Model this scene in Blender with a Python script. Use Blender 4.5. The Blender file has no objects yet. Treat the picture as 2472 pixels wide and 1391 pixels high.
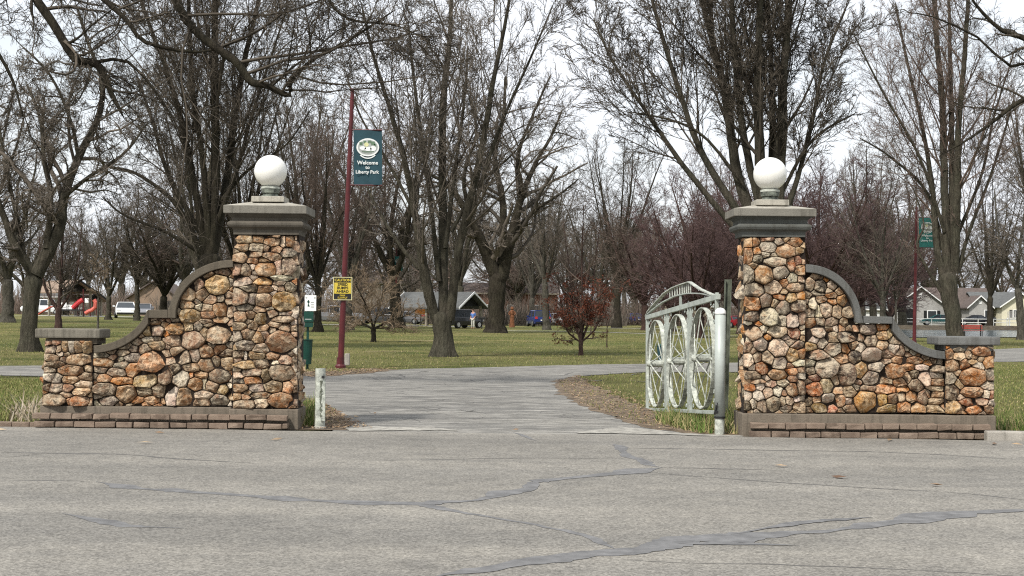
import bpy, bmesh, math, random
import numpy as np
from mathutils import Vector, Matrix, Euler
SC = bpy.context.scene
COL = SC.collection
R = math.radians
# ------------------------------------------------------------ camera
FPX, CX, CY, EYE = 3400.0, 1236.0, 695.5, 1.5
PITCH, ROLL = math.atan(61.5 / FPX), R(0.52)
cam = bpy.data.cameras.new('camera')
camo = bpy.data.objects.new('camera', cam)
COL.objects.link(camo)
cam.sensor_width = 36.0
cam.lens = 36.0 * FPX / 2472.0
cam.clip_start, cam.clip_end = 0.1, 3000
CM = Matrix.Rotation(math.pi / 2 + PITCH, 3, 'X') @ Matrix.Rotation(ROLL, 3, 'Z')
camo.matrix_world = Matrix.Translation((0, 0, EYE)) @ CM.to_4x4()
SC.camera = camo
SC.cycles.use_denoising = False
SC.cycles.filter_width = 1.15
# ------------------------------------------------------------ sky
SUN_EL, SUN_AZ = R(48), R(215)     # azimuth measured clockwise from +Y
w = bpy.data.worlds.new('World'); SC.world = w; w.use_nodes = True
nt = w.node_tree; nt.nodes.clear()
wo = nt.nodes.new('ShaderNodeOutputWorld'); bg = nt.nodes.new('ShaderNodeBackground')
sky = nt.nodes.new('ShaderNodeTexSky'); sky.sky_type = 'NISHITA'; sky.sun_disc = False
sky.sun_elevation = SUN_EL; sky.sun_rotation = SUN_AZ; sky.air_density = 1.5; sky.dust_density = 2.0
tc = nt.nodes.new('ShaderNodeTexCoord'); mp = nt.nodes.new('ShaderNodeMapping')
mp.inputs['Scale'].default_value = (2.2, 2.2, 5.0)
no = nt.nodes.new('ShaderNodeTexNoise'); no.inputs['Scale'].default_value = 1.6; no.inputs['Detail'].default_value = 7
cr = nt.nodes.new('ShaderNodeValToRGB')
cr.color_ramp.elements[0].position = .30; cr.color_ramp.elements[0].color = (.50, .50, .50, 1)
cr.color_ramp.elements[1].position = .58; cr.color_ramp.elements[1].color = (1, 1, 1, 1)
mx = nt.nodes.new('ShaderNodeMix'); mx.data_type = 'RGBA'
mx.inputs['B'].default_value = (7.6, 7.9, 8.4, 1)
L = nt.links.new
L(tc.outputs['Generated'], mp.inputs[0]); L(mp.outputs[0], no.inputs['Vector']); L(no.outputs['Fac'], cr.inputs[0])
L(cr.outputs[0], mx.inputs['Factor']); L(sky.outputs[0], mx.inputs['A']); L(mx.outputs['Result'], bg.inputs['Color'])
bg.inputs['Strength'].default_value = 0.105
L(bg.outputs[0], wo.inputs[0])
sl = bpy.data.lights.new('sun', 'SUN'); sl.energy = 3.6; sl.angle = R(6); sl.color = (1, .96, .9)
so = bpy.data.objects.new('sun', sl); COL.objects.link(so)
sd = Vector((math.sin(SUN_AZ) * math.cos(SUN_EL), math.cos(SUN_AZ) * math.cos(SUN_EL), math.sin(SUN_EL)))
so.rotation_euler = sd.to_track_quat('Z', 'Y').to_euler(); so.location = sd * 50
SC.view_settings.view_transform = 'Standard'; SC.view_settings.look = 'None'
SC.view_settings.gamma = 1; SC.view_settings.exposure = 0.46; SC.view_settings.use_curve_mapping = False
# ------------------------------------------------------------ helpers
CMn = np.array(CM)
def ray(px, py): return CMn @ np.array([(px - CX) / FPX, (CY - py) / FPX, -1.0])
def at(px, py, D):
    d = ray(px, py); return np.array([0, 0, EYE]) + d * (D / d[1])
def gp(px, py, z=0.0):
    d = ray(px, py); return np.array([0, 0, EYE]) + d * ((z - EYE) / d[2])
def sm(a, b, x):
    t = np.clip((np.asarray(x, float) - a) / (b - a), 0, 1); return t * t * (3 - 2 * t)
def gz(x, y):
    return .85 * np.clip(-np.asarray(x, float) / 45, 0, 1) * sm(55, 130, y) + .42 * sm(10, 30, x) * sm(176, 190, y) + .15*sm(110,150,y)*sm(-10,5,x)*sm(30,15,x)
def onground(px, py):
    z = 0.0
    for _ in range(60):
        p = gp(px, py, z); z = .5 * z + .5 * float(gz(p[0], p[1]))
    return np.array([p[0], p[1], z])
def mesh(name, V, F, smooth=False):
    me = bpy.data.meshes.new(name)
    V = np.asarray(V, np.float32).reshape(-1, 3)
    if isinstance(F, np.ndarray):
        n, k = F.shape
        me.vertices.add(len(V)); me.vertices.foreach_set('co', V.ravel())
        me.loops.add(n * k); me.loops.foreach_set('vertex_index', F.astype(np.int32).ravel())
        me.polygons.add(n); me.polygons.foreach_set('loop_start', np.arange(0, n * k, k, dtype=np.int32))
        try: me.polygons.foreach_set('loop_total', np.full(n, k, np.int32))
        except Exception: pass
    else:
        me.from_pydata([tuple(map(float, v)) for v in V], [], [tuple(f) for f in F])
    if smooth: me.polygons.foreach_set('use_smooth', np.ones(len(me.polygons), bool))
    me.update(calc_edges=True); return me
def link(name, me, mat=None, parent=None, loc=None, rot=None, kind=None, color=None):
    o = bpy.data.objects.new(name, me); COL.objects.link(o)
    if mat is not None and me is not None and not me.materials: me.materials.append(mat)
    if loc is not None: o.location = [float(c) for c in loc]
    if rot is not None: o.rotation_euler = rot
    if parent is not None: o.parent = parent
    if kind: o['kind'] = kind
    if color: o.color = (*color, 1)
    return o
def thing(name, label, cat, loc=(0, 0, 0), rz=0.0, group=None):
    o = bpy.data.objects.new(name, None); COL.objects.link(o); o.empty_display_size = .2
    o.location = [float(c) for c in loc]; o.rotation_euler = (0, 0, rz)
    tag(o, label, cat, group); return o
def tag(o, label, cat, group=None):
    o['label'] = label; o['category'] = cat
    if group: o['group'] = group
    return o
class MB:
    def __init__(s): s.v = []; s.f = []
    def add(s, V, F):
        n = len(s.v); s.v += [tuple(map(float, v)) for v in V]; s.f += [tuple(i + n for i in f) for f in F]; return s
    def box(s, x0, x1, y0, y1, z0, z1, rz=0, piv=None):
        V = [(x, y, z) for z in (z0, z1) for y in (y0, y1) for x in (x0, x1)]
        return s.add(V, [(0, 2, 3, 1), (4, 5, 7, 6), (0, 1, 5, 4), (1, 3, 7, 5), (3, 2, 6, 7), (2, 0, 4, 6)])
    def prism(s, poly, y0, y1):          # poly in XZ, extruded along y
        n = len(poly); V = [(p[0], y0, p[1]) for p in poly] + [(p[0], y1, p[1]) for p in poly]
        F = [tuple(range(n)), tuple(range(2 * n - 1, n - 1, -1))] + [(i, i + n, (i + 1) % n + n, (i + 1) % n) for i in range(n)]
        return s.add(V, F)
    def tube(s, pts, rad, sides=8, caps=True):
        P = [Vector(tuple(map(float, p))) for p in pts]; n = len(P)
        if not hasattr(rad, '__len__'): rad = [rad] * n
        V = []; prev = None
        for i in range(n):
            t = (P[min(i + 1, n - 1)] - P[max(i - 1, 0)]).normalized()
            if prev is None:
                a = Vector((0, 0, 1)) if abs(t.z) < .9 else Vector((1, 0, 0)); prev = t.cross(a).normalized()
            prev = (prev - t * prev.dot(t)).normalized(); b = t.cross(prev)
            for k in range(sides):
                an = 2 * math.pi * k / sides; V.append(P[i] + (prev * math.cos(an) + b * math.sin(an)) * rad[i])
        F = [(i * sides + k, i * sides + (k + 1) % sides, (i + 1) * sides + (k + 1) % sides, (i + 1) * sides + k) for i in range(n - 1) for k in range(sides)]
        if caps: F += [tuple(range(sides - 1, -1, -1)), tuple(range((n - 1) * sides, n * sides))]
        return s.add(V, F)
    def lathe(s, prof, c=(0, 0), sides=24, sq=False):   # prof: (r,z)
        V = []; off = math.pi / 4 if sq else 0
        sides = 4 if sq else sides; k2 = math.sqrt(2) if sq else 1
        for r, z in prof:
            for k in range(sides):
                an = 2 * math.pi * k / sides + off; V.append((c[0] + r * k2 * math.cos(an), c[1] + r * k2 * math.sin(an), z))
        n = len(prof)
        F = [(i * sides + k, i * sides + (k + 1) % sides, (i + 1) * sides + (k + 1) % sides, (i + 1) * sides + k) for i in range(n - 1) for k in range(sides)]
        F += [tuple(range(sides - 1, -1, -1)), tuple(range((n - 1) * sides, n * sides))]
        return s.add(V, F)
    def ribbon(s, pts, wv, tv):          # flat bar: pts path, wv width vector, tv thickness vector
        wv = Vector(wv); n = len(pts); V = []
        tvs = tv if isinstance(tv, list) else [tv] * n
        for p, t in zip(pts, tvs):
            p = Vector(tuple(map(float, p))); t = Vector(t)
            V += [p - wv - t, p + wv - t, p + wv + t, p - wv + t]
        F = [(i * 4 + k, i * 4 + (k + 1) % 4, (i + 1) * 4 + (k + 1) % 4, (i + 1) * 4 + k) for i in range(n - 1) for k in range(4)]
        F += [(3, 2, 1, 0), tuple((n - 1) * 4 + k for k in range(4))]
        return s.add(V, F)
    def obj(s, name, mat, parent=None, smooth=False, bevel=0, kind=None, loc=None, color=None):
        me = bpy.data.meshes.new(name); me.from_pydata(s.v, [], s.f)
        bm = bmesh.new(); bm.from_mesh(me); bmesh.ops.recalc_face_normals(bm, faces=bm.faces)
        if bevel: bmesh.ops.bevel(bm, geom=[e for e in bm.edges if len(e.link_faces) == 2 and e.calc_face_angle(0) > .5], offset=bevel, segments=2, affect='EDGES', profile=.6)
        bm.to_mesh(me); bm.free()
        if smooth: me.polygons.foreach_set('use_smooth', np.ones(len(me.polygons), bool))
        return link(name, me, mat, parent, loc, None, kind, color)
# ------------------------------------------------------------ materials
def nodes(name, rough=.85, metal=0.0, spec=.3):
    m = bpy.data.materials.new(name); m.use_nodes = True; n = m.node_tree
    b = n.nodes['Principled BSDF']; b.inputs['Roughness'].default_value = rough; b.inputs['Metallic'].default_value = metal
    b.inputs['Specular IOR Level'].default_value = spec
    return m, n, b
def nd(n, t, **k):
    x = n.nodes.new(t)
    for a, v in k.items():
        if a in x.inputs.keys(): x.inputs[a].default_value = v
        else: setattr(x, a, v)
    return x
def mix(n, fac, a, b, mode='MIX'):
    x = n.nodes.new('ShaderNodeMix'); x.data_type = 'RGBA'; x.blend_type = mode
    for s, v in (('Factor', fac), ('A', a), ('B', b)):
        if hasattr(v, 'links') or hasattr(v, 'is_linked'): n.links.new(v, x.inputs[s])
        elif s == 'Factor': x.inputs[s].default_value = v
        else: x.inputs[s].default_value = (*v, 1)
    return x.outputs['Result']
def coords(n, scale=(1, 1, 1), rnd=0.0, kind='Object'):
    t = nd(n, 'ShaderNodeTexCoord'); m = nd(n, 'ShaderNodeMapping'); m.inputs['Scale'].default_value = scale
    n.links.new(t.outputs[kind], m.inputs['Vector'])
    if rnd:
        oi = nd(n, 'ShaderNodeObjectInfo'); ml = nd(n, 'ShaderNodeMath', operation='MULTIPLY'); ml.inputs[1].default_value = rnd
        n.links.new(oi.outputs['Random'], ml.inputs[0]); cb = nd(n, 'ShaderNodeCombineXYZ')
        for i in range(3): n.links.new(ml.outputs[0], cb.inputs[i])
        n.links.new(cb.outputs[0], m.inputs['Location'])
    return m.outputs[0]
def noise(n, co, scale, detail=4, rough=.55, lo=.35, hi=.65):
    x = nd(n, 'ShaderNodeTexNoise', Scale=scale, Detail=detail, Roughness=rough); n.links.new(co, x.inputs['Vector'])
    r = nd(n, 'ShaderNodeMapRange'); r.inputs['From Min'].default_value = lo; r.inputs['From Max'].default_value = hi
    n.links.new(x.outputs['Fac'], r.inputs['Value']); return r.outputs[0]
def bump(n, b, h, strength=.4, dist=.02):
    x = nd(n, 'ShaderNodeBump', Strength=strength, Distance=dist); n.links.new(h, x.inputs['Height']); n.links.new(x.outputs[0], b.inputs['Normal'])
def simple(name, c, rough=.6, var=.25, scale=6, metal=0, spec=.35, bmp=.15, bd=.005, c2=None):
    m, n, b = nodes(name, rough, metal, spec); co = coords(n, rnd=40)
    f = noise(n, co, scale, 6, .6)
    dark = tuple(x * (1 - var) for x in c); lite = c2 or tuple(min(1, x * (1 + var * .6)) for x in c)
    col = mix(n, f, dark, lite); n.links.new(col, b.inputs['Base Color'])
    bump(n, b, noise(n, co, scale * 6, 4), bmp, bd); return m
M = {}
def concrete(name, c, stain=(.05, .045, .035), scale=1.0):
    m, n, b = nodes(name, .93, 0, .2); co = coords(n, (1, 1, 1), 20)
    a = noise(n, co, 3 * scale, 8, .65, .3, .7); fine = noise(n, co, 60 * scale, 5, .7, .3, .7)
    cs = coords(n, (7, 7, .7), 20); st = noise(n, cs, 2.2, 6, .6, .5, .72)
    c0 = mix(n, a, tuple(x * .72 for x in c), c); c1 = mix(n, st, c0, stain)
    md = nd(n, 'ShaderNodeMath', operation='MULTIPLY'); md.inputs[1].default_value = .55; n.links.new(st, md.inputs[0])
    c1 = mix(n, md.outputs[0], c0, stain)
    c2 = mix(n, .35, c1, mix(n, fine, (.25, .25, .25), (1, 1, 1)), 'MULTIPLY')
    n.links.new(c2, b.inputs['Base Color']); bump(n, b, fine, .5, .006); return m
M['coping_l'] = concrete('coping concrete brown', (.14, .118, .088)); M['coping_r'] = concrete('coping concrete grey', (.15, .15, .14))
M['cap'] = concrete('sunlit cap concrete', (.47, .44, .37)); M['mold_l'] = concrete('moulding concrete', (.13, .115, .092)); M['mold_r'] = concrete('moulding concrete grey', (.125, .128, .115))  # cap colour lightened to paint sunlight on the hipped tops
M['slab'] = concrete('slab side concrete', (.235, .22, .185)); M['footing'] = concrete('footing concrete', (.21, .175, .135))
M['kerb'] = concrete('kerb concrete', (.42, .39, .34)); M['seat_r'] = concrete('seat grey', (.19, .19, .18)); M['seat_l'] = concrete('seat brownish', (.22, .20, .16))
def stone_mat():
    m, n, b = nodes('field stone', .72, 0, .35); co = coords(n, (1, 1, 1), 60)
    oi = nd(n, 'ShaderNodeObjectInfo'); C = oi.outputs['Color']
    a = noise(n, co, 9, 7, .65, .45, .57); v = noise(n, co, 24, 6, .7, .5, .62); d = noise(n, co, 15, 6, .68, .5, .6)
    lite = mix(n, .5, C, (.76, .63, .44)); rust = mix(n, .65, C, (.40, .14, .03)); dark = mix(n, .85, C, (.022, .014, .009)); C = mix(n, 1.0, C, (.86, .78, .68), 'MULTIPLY')
    c = mix(n, a, C, lite); fv = nd(n, 'ShaderNodeTexVoronoi', Scale=26.0); n.links.new(co, fv.inputs['Vector']); c = mix(n, .3, c, mix(n, fv.outputs['Distance'], (1.15, 1.1, 1.05), (.3, .27, .25)), 'MULTIPLY')
    r2 = noise(n, co, 5, 5, .6, .5, .7); q = nd(n, 'ShaderNodeMath', operation='MULTIPLY'); q.inputs[1].default_value = .75; n.links.new(r2, q.inputs[0]); c = mix(n, q.outputs[0], c, rust)
    q = nd(n, 'ShaderNodeMath', operation='MULTIPLY'); q.inputs[1].default_value = .8; n.links.new(d, q.inputs[0]); c = mix(n, q.outputs[0], c, dark)
    q = nd(n, 'ShaderNodeMath', operation='MULTIPLY'); q.inputs[1].default_value = .55; n.links.new(v, q.inputs[0]); c = mix(n, q.outputs[0], c, lite)
    n.links.new(c, b.inputs['Base Color'])
    h = mix(n, .5, noise(n, co, 14, 7, .65, .2, .8), noise(n, co, 50, 5, .6, .2, .8)); bump(n, b, h, 1.0, .035); return m
M['stone'] = stone_mat()
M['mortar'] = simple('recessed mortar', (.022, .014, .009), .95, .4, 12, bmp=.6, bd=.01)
def brick_mat():
    m, n, b = nodes('tumbled edging block', .95, 0, .15); co = coords(n, (1, 1, 1), 30)
    oi = nd(n, 'ShaderNodeObjectInfo'); C = mix(n, oi.outputs['Random'], (.125, .092, .070), (.215, .16, .122))
    a = noise(n, co, 8, 7, .6); f = noise(n, co, 90, 4, .7, .25, .75)
    c = mix(n, a, C, (.28, .215, .165)); c = mix(n, .5, c, mix(n, f, (.3, .28, .26), (1, 1, 1)), 'MULTIPLY')
    n.links.new(c, b.inputs['Base Color']); bump(n, b, f, .7, .006); return m
M['brick'] = brick_mat()
def asphalt(name, c, streak=0.0, lite=(.40, .38, .34)):
    m, n, b = nodes(name, .95, 0, .15); co = coords(n, (1, 1, 1), 0)
    big = noise(n, co, .35, 7, .6, .3, .7); trk = noise(n, coords(n, (.05, .55, 1)), 1.6, 5, .55, .38, .62); blot = noise(n, co, 1.1, 6, .7, .56, .72); mid = noise(n, co, 3.5, 6, .7, .3, .7)
    v = nd(n, 'ShaderNodeTexVoronoi', Scale=68.0); n.links.new(co, v.inputs['Vector'])
    v2 = noise(n, co, 38, 3, .8, .32, .68)
    k = mix(n, big, tuple(x * .86 for x in c), tuple(min(1, x * 1.1) for x in c)); k = mix(n, .45, k, mix(n, mid, (.55, .55, .55), (1.2, 1.18, 1.12)), 'MULTIPLY'); k = mix(n, .55, k, mix(n, trk, (.72, .73, .74), (1.16, 1.15, 1.12)), 'MULTIPLY'); k = mix(n, .5, k, mix(n, blot, (1.03, 1.03, 1.03), (.62, .63, .66)), 'MULTIPLY')
    sp = nd(n, 'ShaderNodeSeparateColor'); n.links.new(v.outputs['Color'], sp.inputs[0])
    mr = nd(n, 'ShaderNodeMapRange'); mr.inputs['From Min'].default_value = 0; mr.inputs['From Max'].default_value = 1; mr.inputs['To Min'].default_value = .5; mr.inputs['To Max'].default_value = 1.62
    n.links.new(sp.outputs[0], mr.inputs['Value']); vm = nd(n, 'ShaderNodeCombineColor')
    for i in range(3): n.links.new(mr.outputs[0], vm.inputs[i])
    k = mix(n, .65, k, vm.outputs[0], 'MULTIPLY')
    k = mix(n, .35, k, mix(n, v2, (.5, .5, .48), (1.45, 1.43, 1.38)), 'MULTIPLY')
    if streak:
        cs = coords(n, (.55, 1.6, 1)); s = noise(n, cs, 1.3, 8, .7, .44, .64); k = mix(n, s, k, tuple(x * .55 for x in c)); pv = nd(n, 'ShaderNodeTexVoronoi', Scale=.55); n.links.new(coords(n, (1, .6, 1)), pv.inputs['Vector']); pc = nd(n, 'ShaderNodeSeparateColor'); n.links.new(pv.outputs['Color'], pc.inputs[0]); k = mix(n, .5, k, mix(n, pc.outputs[0], (.8, .8, .8), (1.14, 1.13, 1.1)), 'MULTIPLY')
        cs2 = coords(n, (.8, 3.5, 1)); s2 = noise(n, cs2, 1.7, 9, .75, .5, .7); k = mix(n, s2, k, lite)
    n.links.new(k, b.inputs['Base Color']); bump(n, b, v.outputs['Distance'], .35, .006); return m
M['road'] = asphalt('road chip seal', (.200, .190, .173)); M['drive'] = asphalt('worn driveway asphalt', (.195, .189, .177), 1)
M['seal'] = simple('crack sealant', (.143, .141, .139), .85, .3, 7, bmp=.1)
M['crack'] = simple('open crack', (.105, .10, .092), .95, .3, 10)
M['edge'] = simple('crumbled pale edge', (.30, .285, .25), .95, .4, 8, bmp=.6)
def lawn_mat():
    m, n, b = nodes('winter lawn', .97, 0, .08); co = coords(n)
    a = noise(n, co, .22, 7, .65, .38, .62); f = noise(n, co, 2.5, 8, .75, .35, .65); g = noise(n, coords(n, (1, .5, 1)), .6, 6, .6, .55, .72)
    c = mix(n, a, (.14, .15, .05), (.26, .225, .09)); c = mix(n, f, c, mix(n, a, (.09, .105, .035), (.37, .31, .15)))
    q = nd(n, 'ShaderNodeMath', operation='MULTIPLY'); q.inputs[1].default_value = .55; n.links.new(g, q.inputs[0])
    c = mix(n, q.outputs[0], c, (.40, .31, .17)); gp_ = noise(n, co, .11, 5, .6, .45, .6); q2 = nd(n, 'ShaderNodeMath', operation='MULTIPLY'); q2.inputs[1].default_value = .6; n.links.new(gp_, q2.inputs[0]); c = mix(n, q2.outputs[0], c, (.10, .135, .04)); c = mix(n, .6, c, mix(n, noise(n, co, 16, 6, .8, .3, .7), (.35, .38, .35), (1.4, 1.4, 1.3)), 'MULTIPLY')
    n.links.new(c, b.inputs['Base Color']); bump(n, b, noise(n, co, 14, 6, .8), 1, .05); return m
M['lawn'] = lawn_mat()
def island_mat(name, cols, rough=.8, trans=0):
    m, n, b = nodes(name, rough, 0, .15); g = nd(n, 'ShaderNodeNewGeometry'); r = nd(n, 'ShaderNodeValToRGB')
    e = r.color_ramp.elements
    for i, c in enumerate(cols):
        p = i / (len(cols) - 1)
        if i == 0: e[0].position = 0; x = e[0]
        elif i == len(cols) - 1: x = e[-1]; x.position = 1
        else: x = e.new(p)
        x.color = (*c, 1)
    n.links.new(g.outputs['Random Per Island'], r.inputs[0]); n.links.new(r.outputs[0], b.inputs['Base Color']); return m
M['blade'] = island_mat('grass blades', [(.07, .11, .025), (.16, .18, .055), (.23, .21, .08), (.11, .14, .035), (.38, .31, .17)])
M['tallblade'] = island_mat('tall grass', [(.05, .10, .02), (.12, .17, .04), (.08, .12, .03), (.30, .26, .12), (.38, .30, .17)])
M['litter'] = island_mat('dead leaves', [(.16, .09, .05), (.30, .20, .11), (.10, .06, .04), (.42, .32, .2), (.2, .12, .07)])
M['russet'] = island_mat('russet leaves', [(.075, .022, .013), (.13, .04, .024), (.19, .065, .035), (.06, .022, .016)])
def bark(name, c, c2, sc=1.0):
    m, n, b = nodes(name, .95, 0, .12); co = coords(n, (1, 1, .22), 30); c3 = coords(n, (1, 1, 1), 30)
    f = noise(n, co, 9 * sc, 8, .7, .35, .65); g = noise(n, c3, 1.4, 5, .6, .35, .7)
    k = mix(n, f, tuple(x * .35 for x in c), c); q = nd(n, 'ShaderNodeMath', operation='MULTIPLY'); q.inputs[1].default_value = .6; n.links.new(g, q.inputs[0])
    k = mix(n, q.outputs[0], k, mix(n, f, tuple(x * .4 for x in c2), c2)); n.links.new(k, b.inputs['Base Color']); bump(n, b, f, 1, .05); return m
M['bark'] = bark('grey bark', (.095, .082, .062), (.085, .085, .058)); M['bark_dark'] = bark('dark bark', (.048, .040, .030), (.065, .06, .038))
M['bark_grey'] = bark('pale grey bark', (.13, .12, .098), (.09, .082, .06)); M['bark_red'] = bark('reddish bark', (.10, .06, .05), (.08, .06, .05))
def twig(name, a, b_):
    m, n, b = nodes(name, .9, 0, .12); oi = nd(n, 'ShaderNodeObjectInfo'); g = nd(n, 'ShaderNodeNewGeometry')
    c = mix(n, g.outputs['Random Per Island'], a, b_); c = mix(n, .4, c, mix(n, oi.outputs['Random'], (.7, .71, .7), (1.2, 1.17, 1.15)), 'MULTIPLY')
    n.links.new(c, b.inputs['Base Color']); return m
M['twig'] = twig('brown twigs', (.05, .044, .036), (.175, .148, .12)); M['twig_dark'] = twig('dark twigs', (.03, .026, .02), (.11, .092, .072))
M['twig_purple'] = twig('plum twigs', (.05, .031, .030), (.115, .076, .072)); M['twig_red'] = twig('reddish twigs', (.058, .046, .038), (.175, .13, .106)); M['twig_tan'] = twig('tan twigs', (.12, .085, .055), (.30, .23, .16))
M['galv'] = simple('weathered silver paint', (.36, .39, .35), .55, .22, 5, .1, .4); M['galv2'] = simple('chalky pale paint', (.36, .38, .33), .7, .4, 14, bmp=.4, c2=(.52, .54, .47))
M['white'] = simple('white paint', (.78, .78, .76), .5, .08, 5); M['black'] = simple('black', (.012, .012, .012), .5, .2, 8)
M['maroon'] = simple('maroon pole paint', (.080, .012, .014), .45, .25, 3); M['teal'] = simple('teal banner cloth', (.016, .050, .064), .8, .2, 2); M['teal2'] = simple('faded teal banner cloth', (.03, .16, .14), .8, .2, 2)
M['dgreen'] = simple('dark green metal', (.006, .045, .032), .4, .2, 4); M['rustpost'] = simple('old green post', (.10, .11, .08), .8, .4, 10)
def globe_mat():
    m, n, b = nodes('milk glass', .22, 0, .5); co = coords(n); g = nd(n, 'ShaderNodeSeparateXYZ'); n.links.new(co, g.inputs[0])
    f = noise(n, co, 7, 7, .7, .5, .75); q = nd(n, 'ShaderNodeMapRange'); q.inputs['From Min'].default_value = .02; q.inputs['From Max'].default_value = -.22; q.inputs['To Max'].default_value = .5
    n.links.new(g.outputs[2], q.inputs['Value']); mm = nd(n, 'ShaderNodeMath', operation='MULTIPLY'); n.links.new(f, mm.inputs[0]); n.links.new(q.outputs[0], mm.inputs[1])
    n.links.new(mix(n, mm.outputs[0], (.74, .73, .68), (.42, .38, .28)), b.inputs['Base Color'])
    b.inputs['Subsurface Weight'].default_value = .4; b.inputs['Subsurface Radius'].default_value = (.12, .12, .12); return m
M['globe'] = globe_mat(); M['verdigris'] = simple('verdigris metal', (.08, .09, .075), .7, .6, 16, .2, c2=(.20, .22, .18), bmp=.4); M['postpaint'] = simple('post silver paint', (.37, .40, .37), .45, .12, 3, .1, .4)
M['yellow'] = simple('sign yellow', (.55, .42, .05), .5, .1, 3); M['glass'] = simple('dark window glass', (.02, .025, .03), .12, .2, 2, spec=.6)
M['tyre'] = simple('tyre rubber', (.015, .015, .015), .8, .2, 4); M['rim'] = simple('alloy rim', (.5, .5, .5), .3, .1, 4, .7)
# ------------------------------------------------------------ ground, road, driveway
def inpoly(pts, poly):
    x, y = pts[:, 0], pts[:, 1]; ins = np.zeros(len(pts), bool); n = len(poly)
    for i in range(n):
        x0, y0 = poly[i]; x1, y1 = poly[(i + 1) % n]
        if y0 == y1: continue
        c = ((y0 > y) != (y1 > y)) & (x < (x1 - x0) * (y - y0) / (y1 - y0) + x0); ins ^= c
    return ins
def grid(xs, ys, zf):
    X, Y = np.meshgrid(xs, ys); Z = zf(X, Y); V = np.stack([X, Y, Z], -1).reshape(-1, 3); nx, ny = len(xs), len(ys)
    i = (np.arange(ny - 1)[:, None] * nx + np.arange(nx - 1)[None]).ravel(); return V, np.stack([i, i + 1, i + nx + 1, i + nx], -1)
xs = np.concatenate([np.arange(-700, -100, 60), np.arange(-100, 100, 2.5), np.arange(100, 701, 60)])
ys = np.concatenate([[-200], np.arange(-40, 260, 2.5), np.arange(300, 1500, 150)])
V, F = grid(xs, ys, lambda X, Y: gz(X, Y) - .02)
link('ground', mesh('ground', V, F, True), M['lawn'], kind='structure')
rng = np.random.default_rng(7)
def edge_y(x):     # far edge of the road
    return 17.62 - .055 * (x)
rx = np.linspace(-60, 60, 400); 
top = [(x, edge_y(x) + .03 * math.sin(x * 3) + rng.normal(0, .012)) for x in rx]
rv = [(x, y, 0) for x, y in top] + [(x, -40, 0) for x in rx]
n = len(rx); link('road', mesh('road', rv, [(i, i + n, i + n + 1, i + 1) for i in range(n - 1)]), M['road'], kind='structure')
road = bpy.data.objects['road']
dpx = [(830, 1010), (800, 985), (760, 968), (700, 962), (560, 943), (400, 927), (250, 915), (100, 908), (-150, 902), (-150, 884), (100, 882), (400, 889), (600, 900), (720, 908), (800, 905), (900, 896), (1000, 890), (1150, 887), (1300, 883), (1450, 879), (1560, 878), (1780, 875), (2000, 868), (2200, 858), (2400, 843), (2560, 836), (2560, 872), (2400, 873), (2200, 885), (2000, 893), (1780, 898), (1560, 898), (1460, 903), (1390, 908), (1345, 925), (1365, 950), (1425, 985), (1520, 1015), (1620, 1038), (1690, 1047)]
dw = [gp(a, b)[:2] for a, b in dpx]
e1 = (dw[-1][0], edge_y(dw[-1][0]) - .25); e0 = (gp(815, 1036)[0], edge_y(gp(815, 1036)[0]) - .25)
dpoly = [np.array(p) for p in dw] + [np.array(e1), np.array(e0)]
def jag(poly, step, amp, r):
    out = []
    for i in range(len(poly)):
        a, b = np.array(poly[i]), np.array(poly[(i + 1) % len(poly)]); k = max(1, int(np.linalg.norm(b - a) / step))
        for j in range(k): out.append(a + (b - a) * j / k + r.normal(0, amp, 2))
    return out
DR = jag(dpoly, .35, .035, rng)
def flat(name, poly, z, mat, parent=None, kind=None):
    bm = bmesh.new(); f = bm.faces.new([bm.verts.new((p[0], p[1], z)) for p in poly]); f.normal_update()
    if f.normal.z < 0: f.normal_flip()
    bmesh.ops.triangulate(bm, faces=[f]); me = bpy.data.meshes.new(name); bm.to_mesh(me); bm.free(); return link(name, me, mat, parent, kind=kind)
flat('driveway', DR, -.006, M['drive'], kind='structure')
# crumbled pale edge strip between driveway and road
pe = [(1380, 1046), (1450, 1036), (1500, 1030), (1560, 1036), (1640, 1046), (1790, 1052), (1790, 1056), (1640, 1050), (1500, 1047)]
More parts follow.
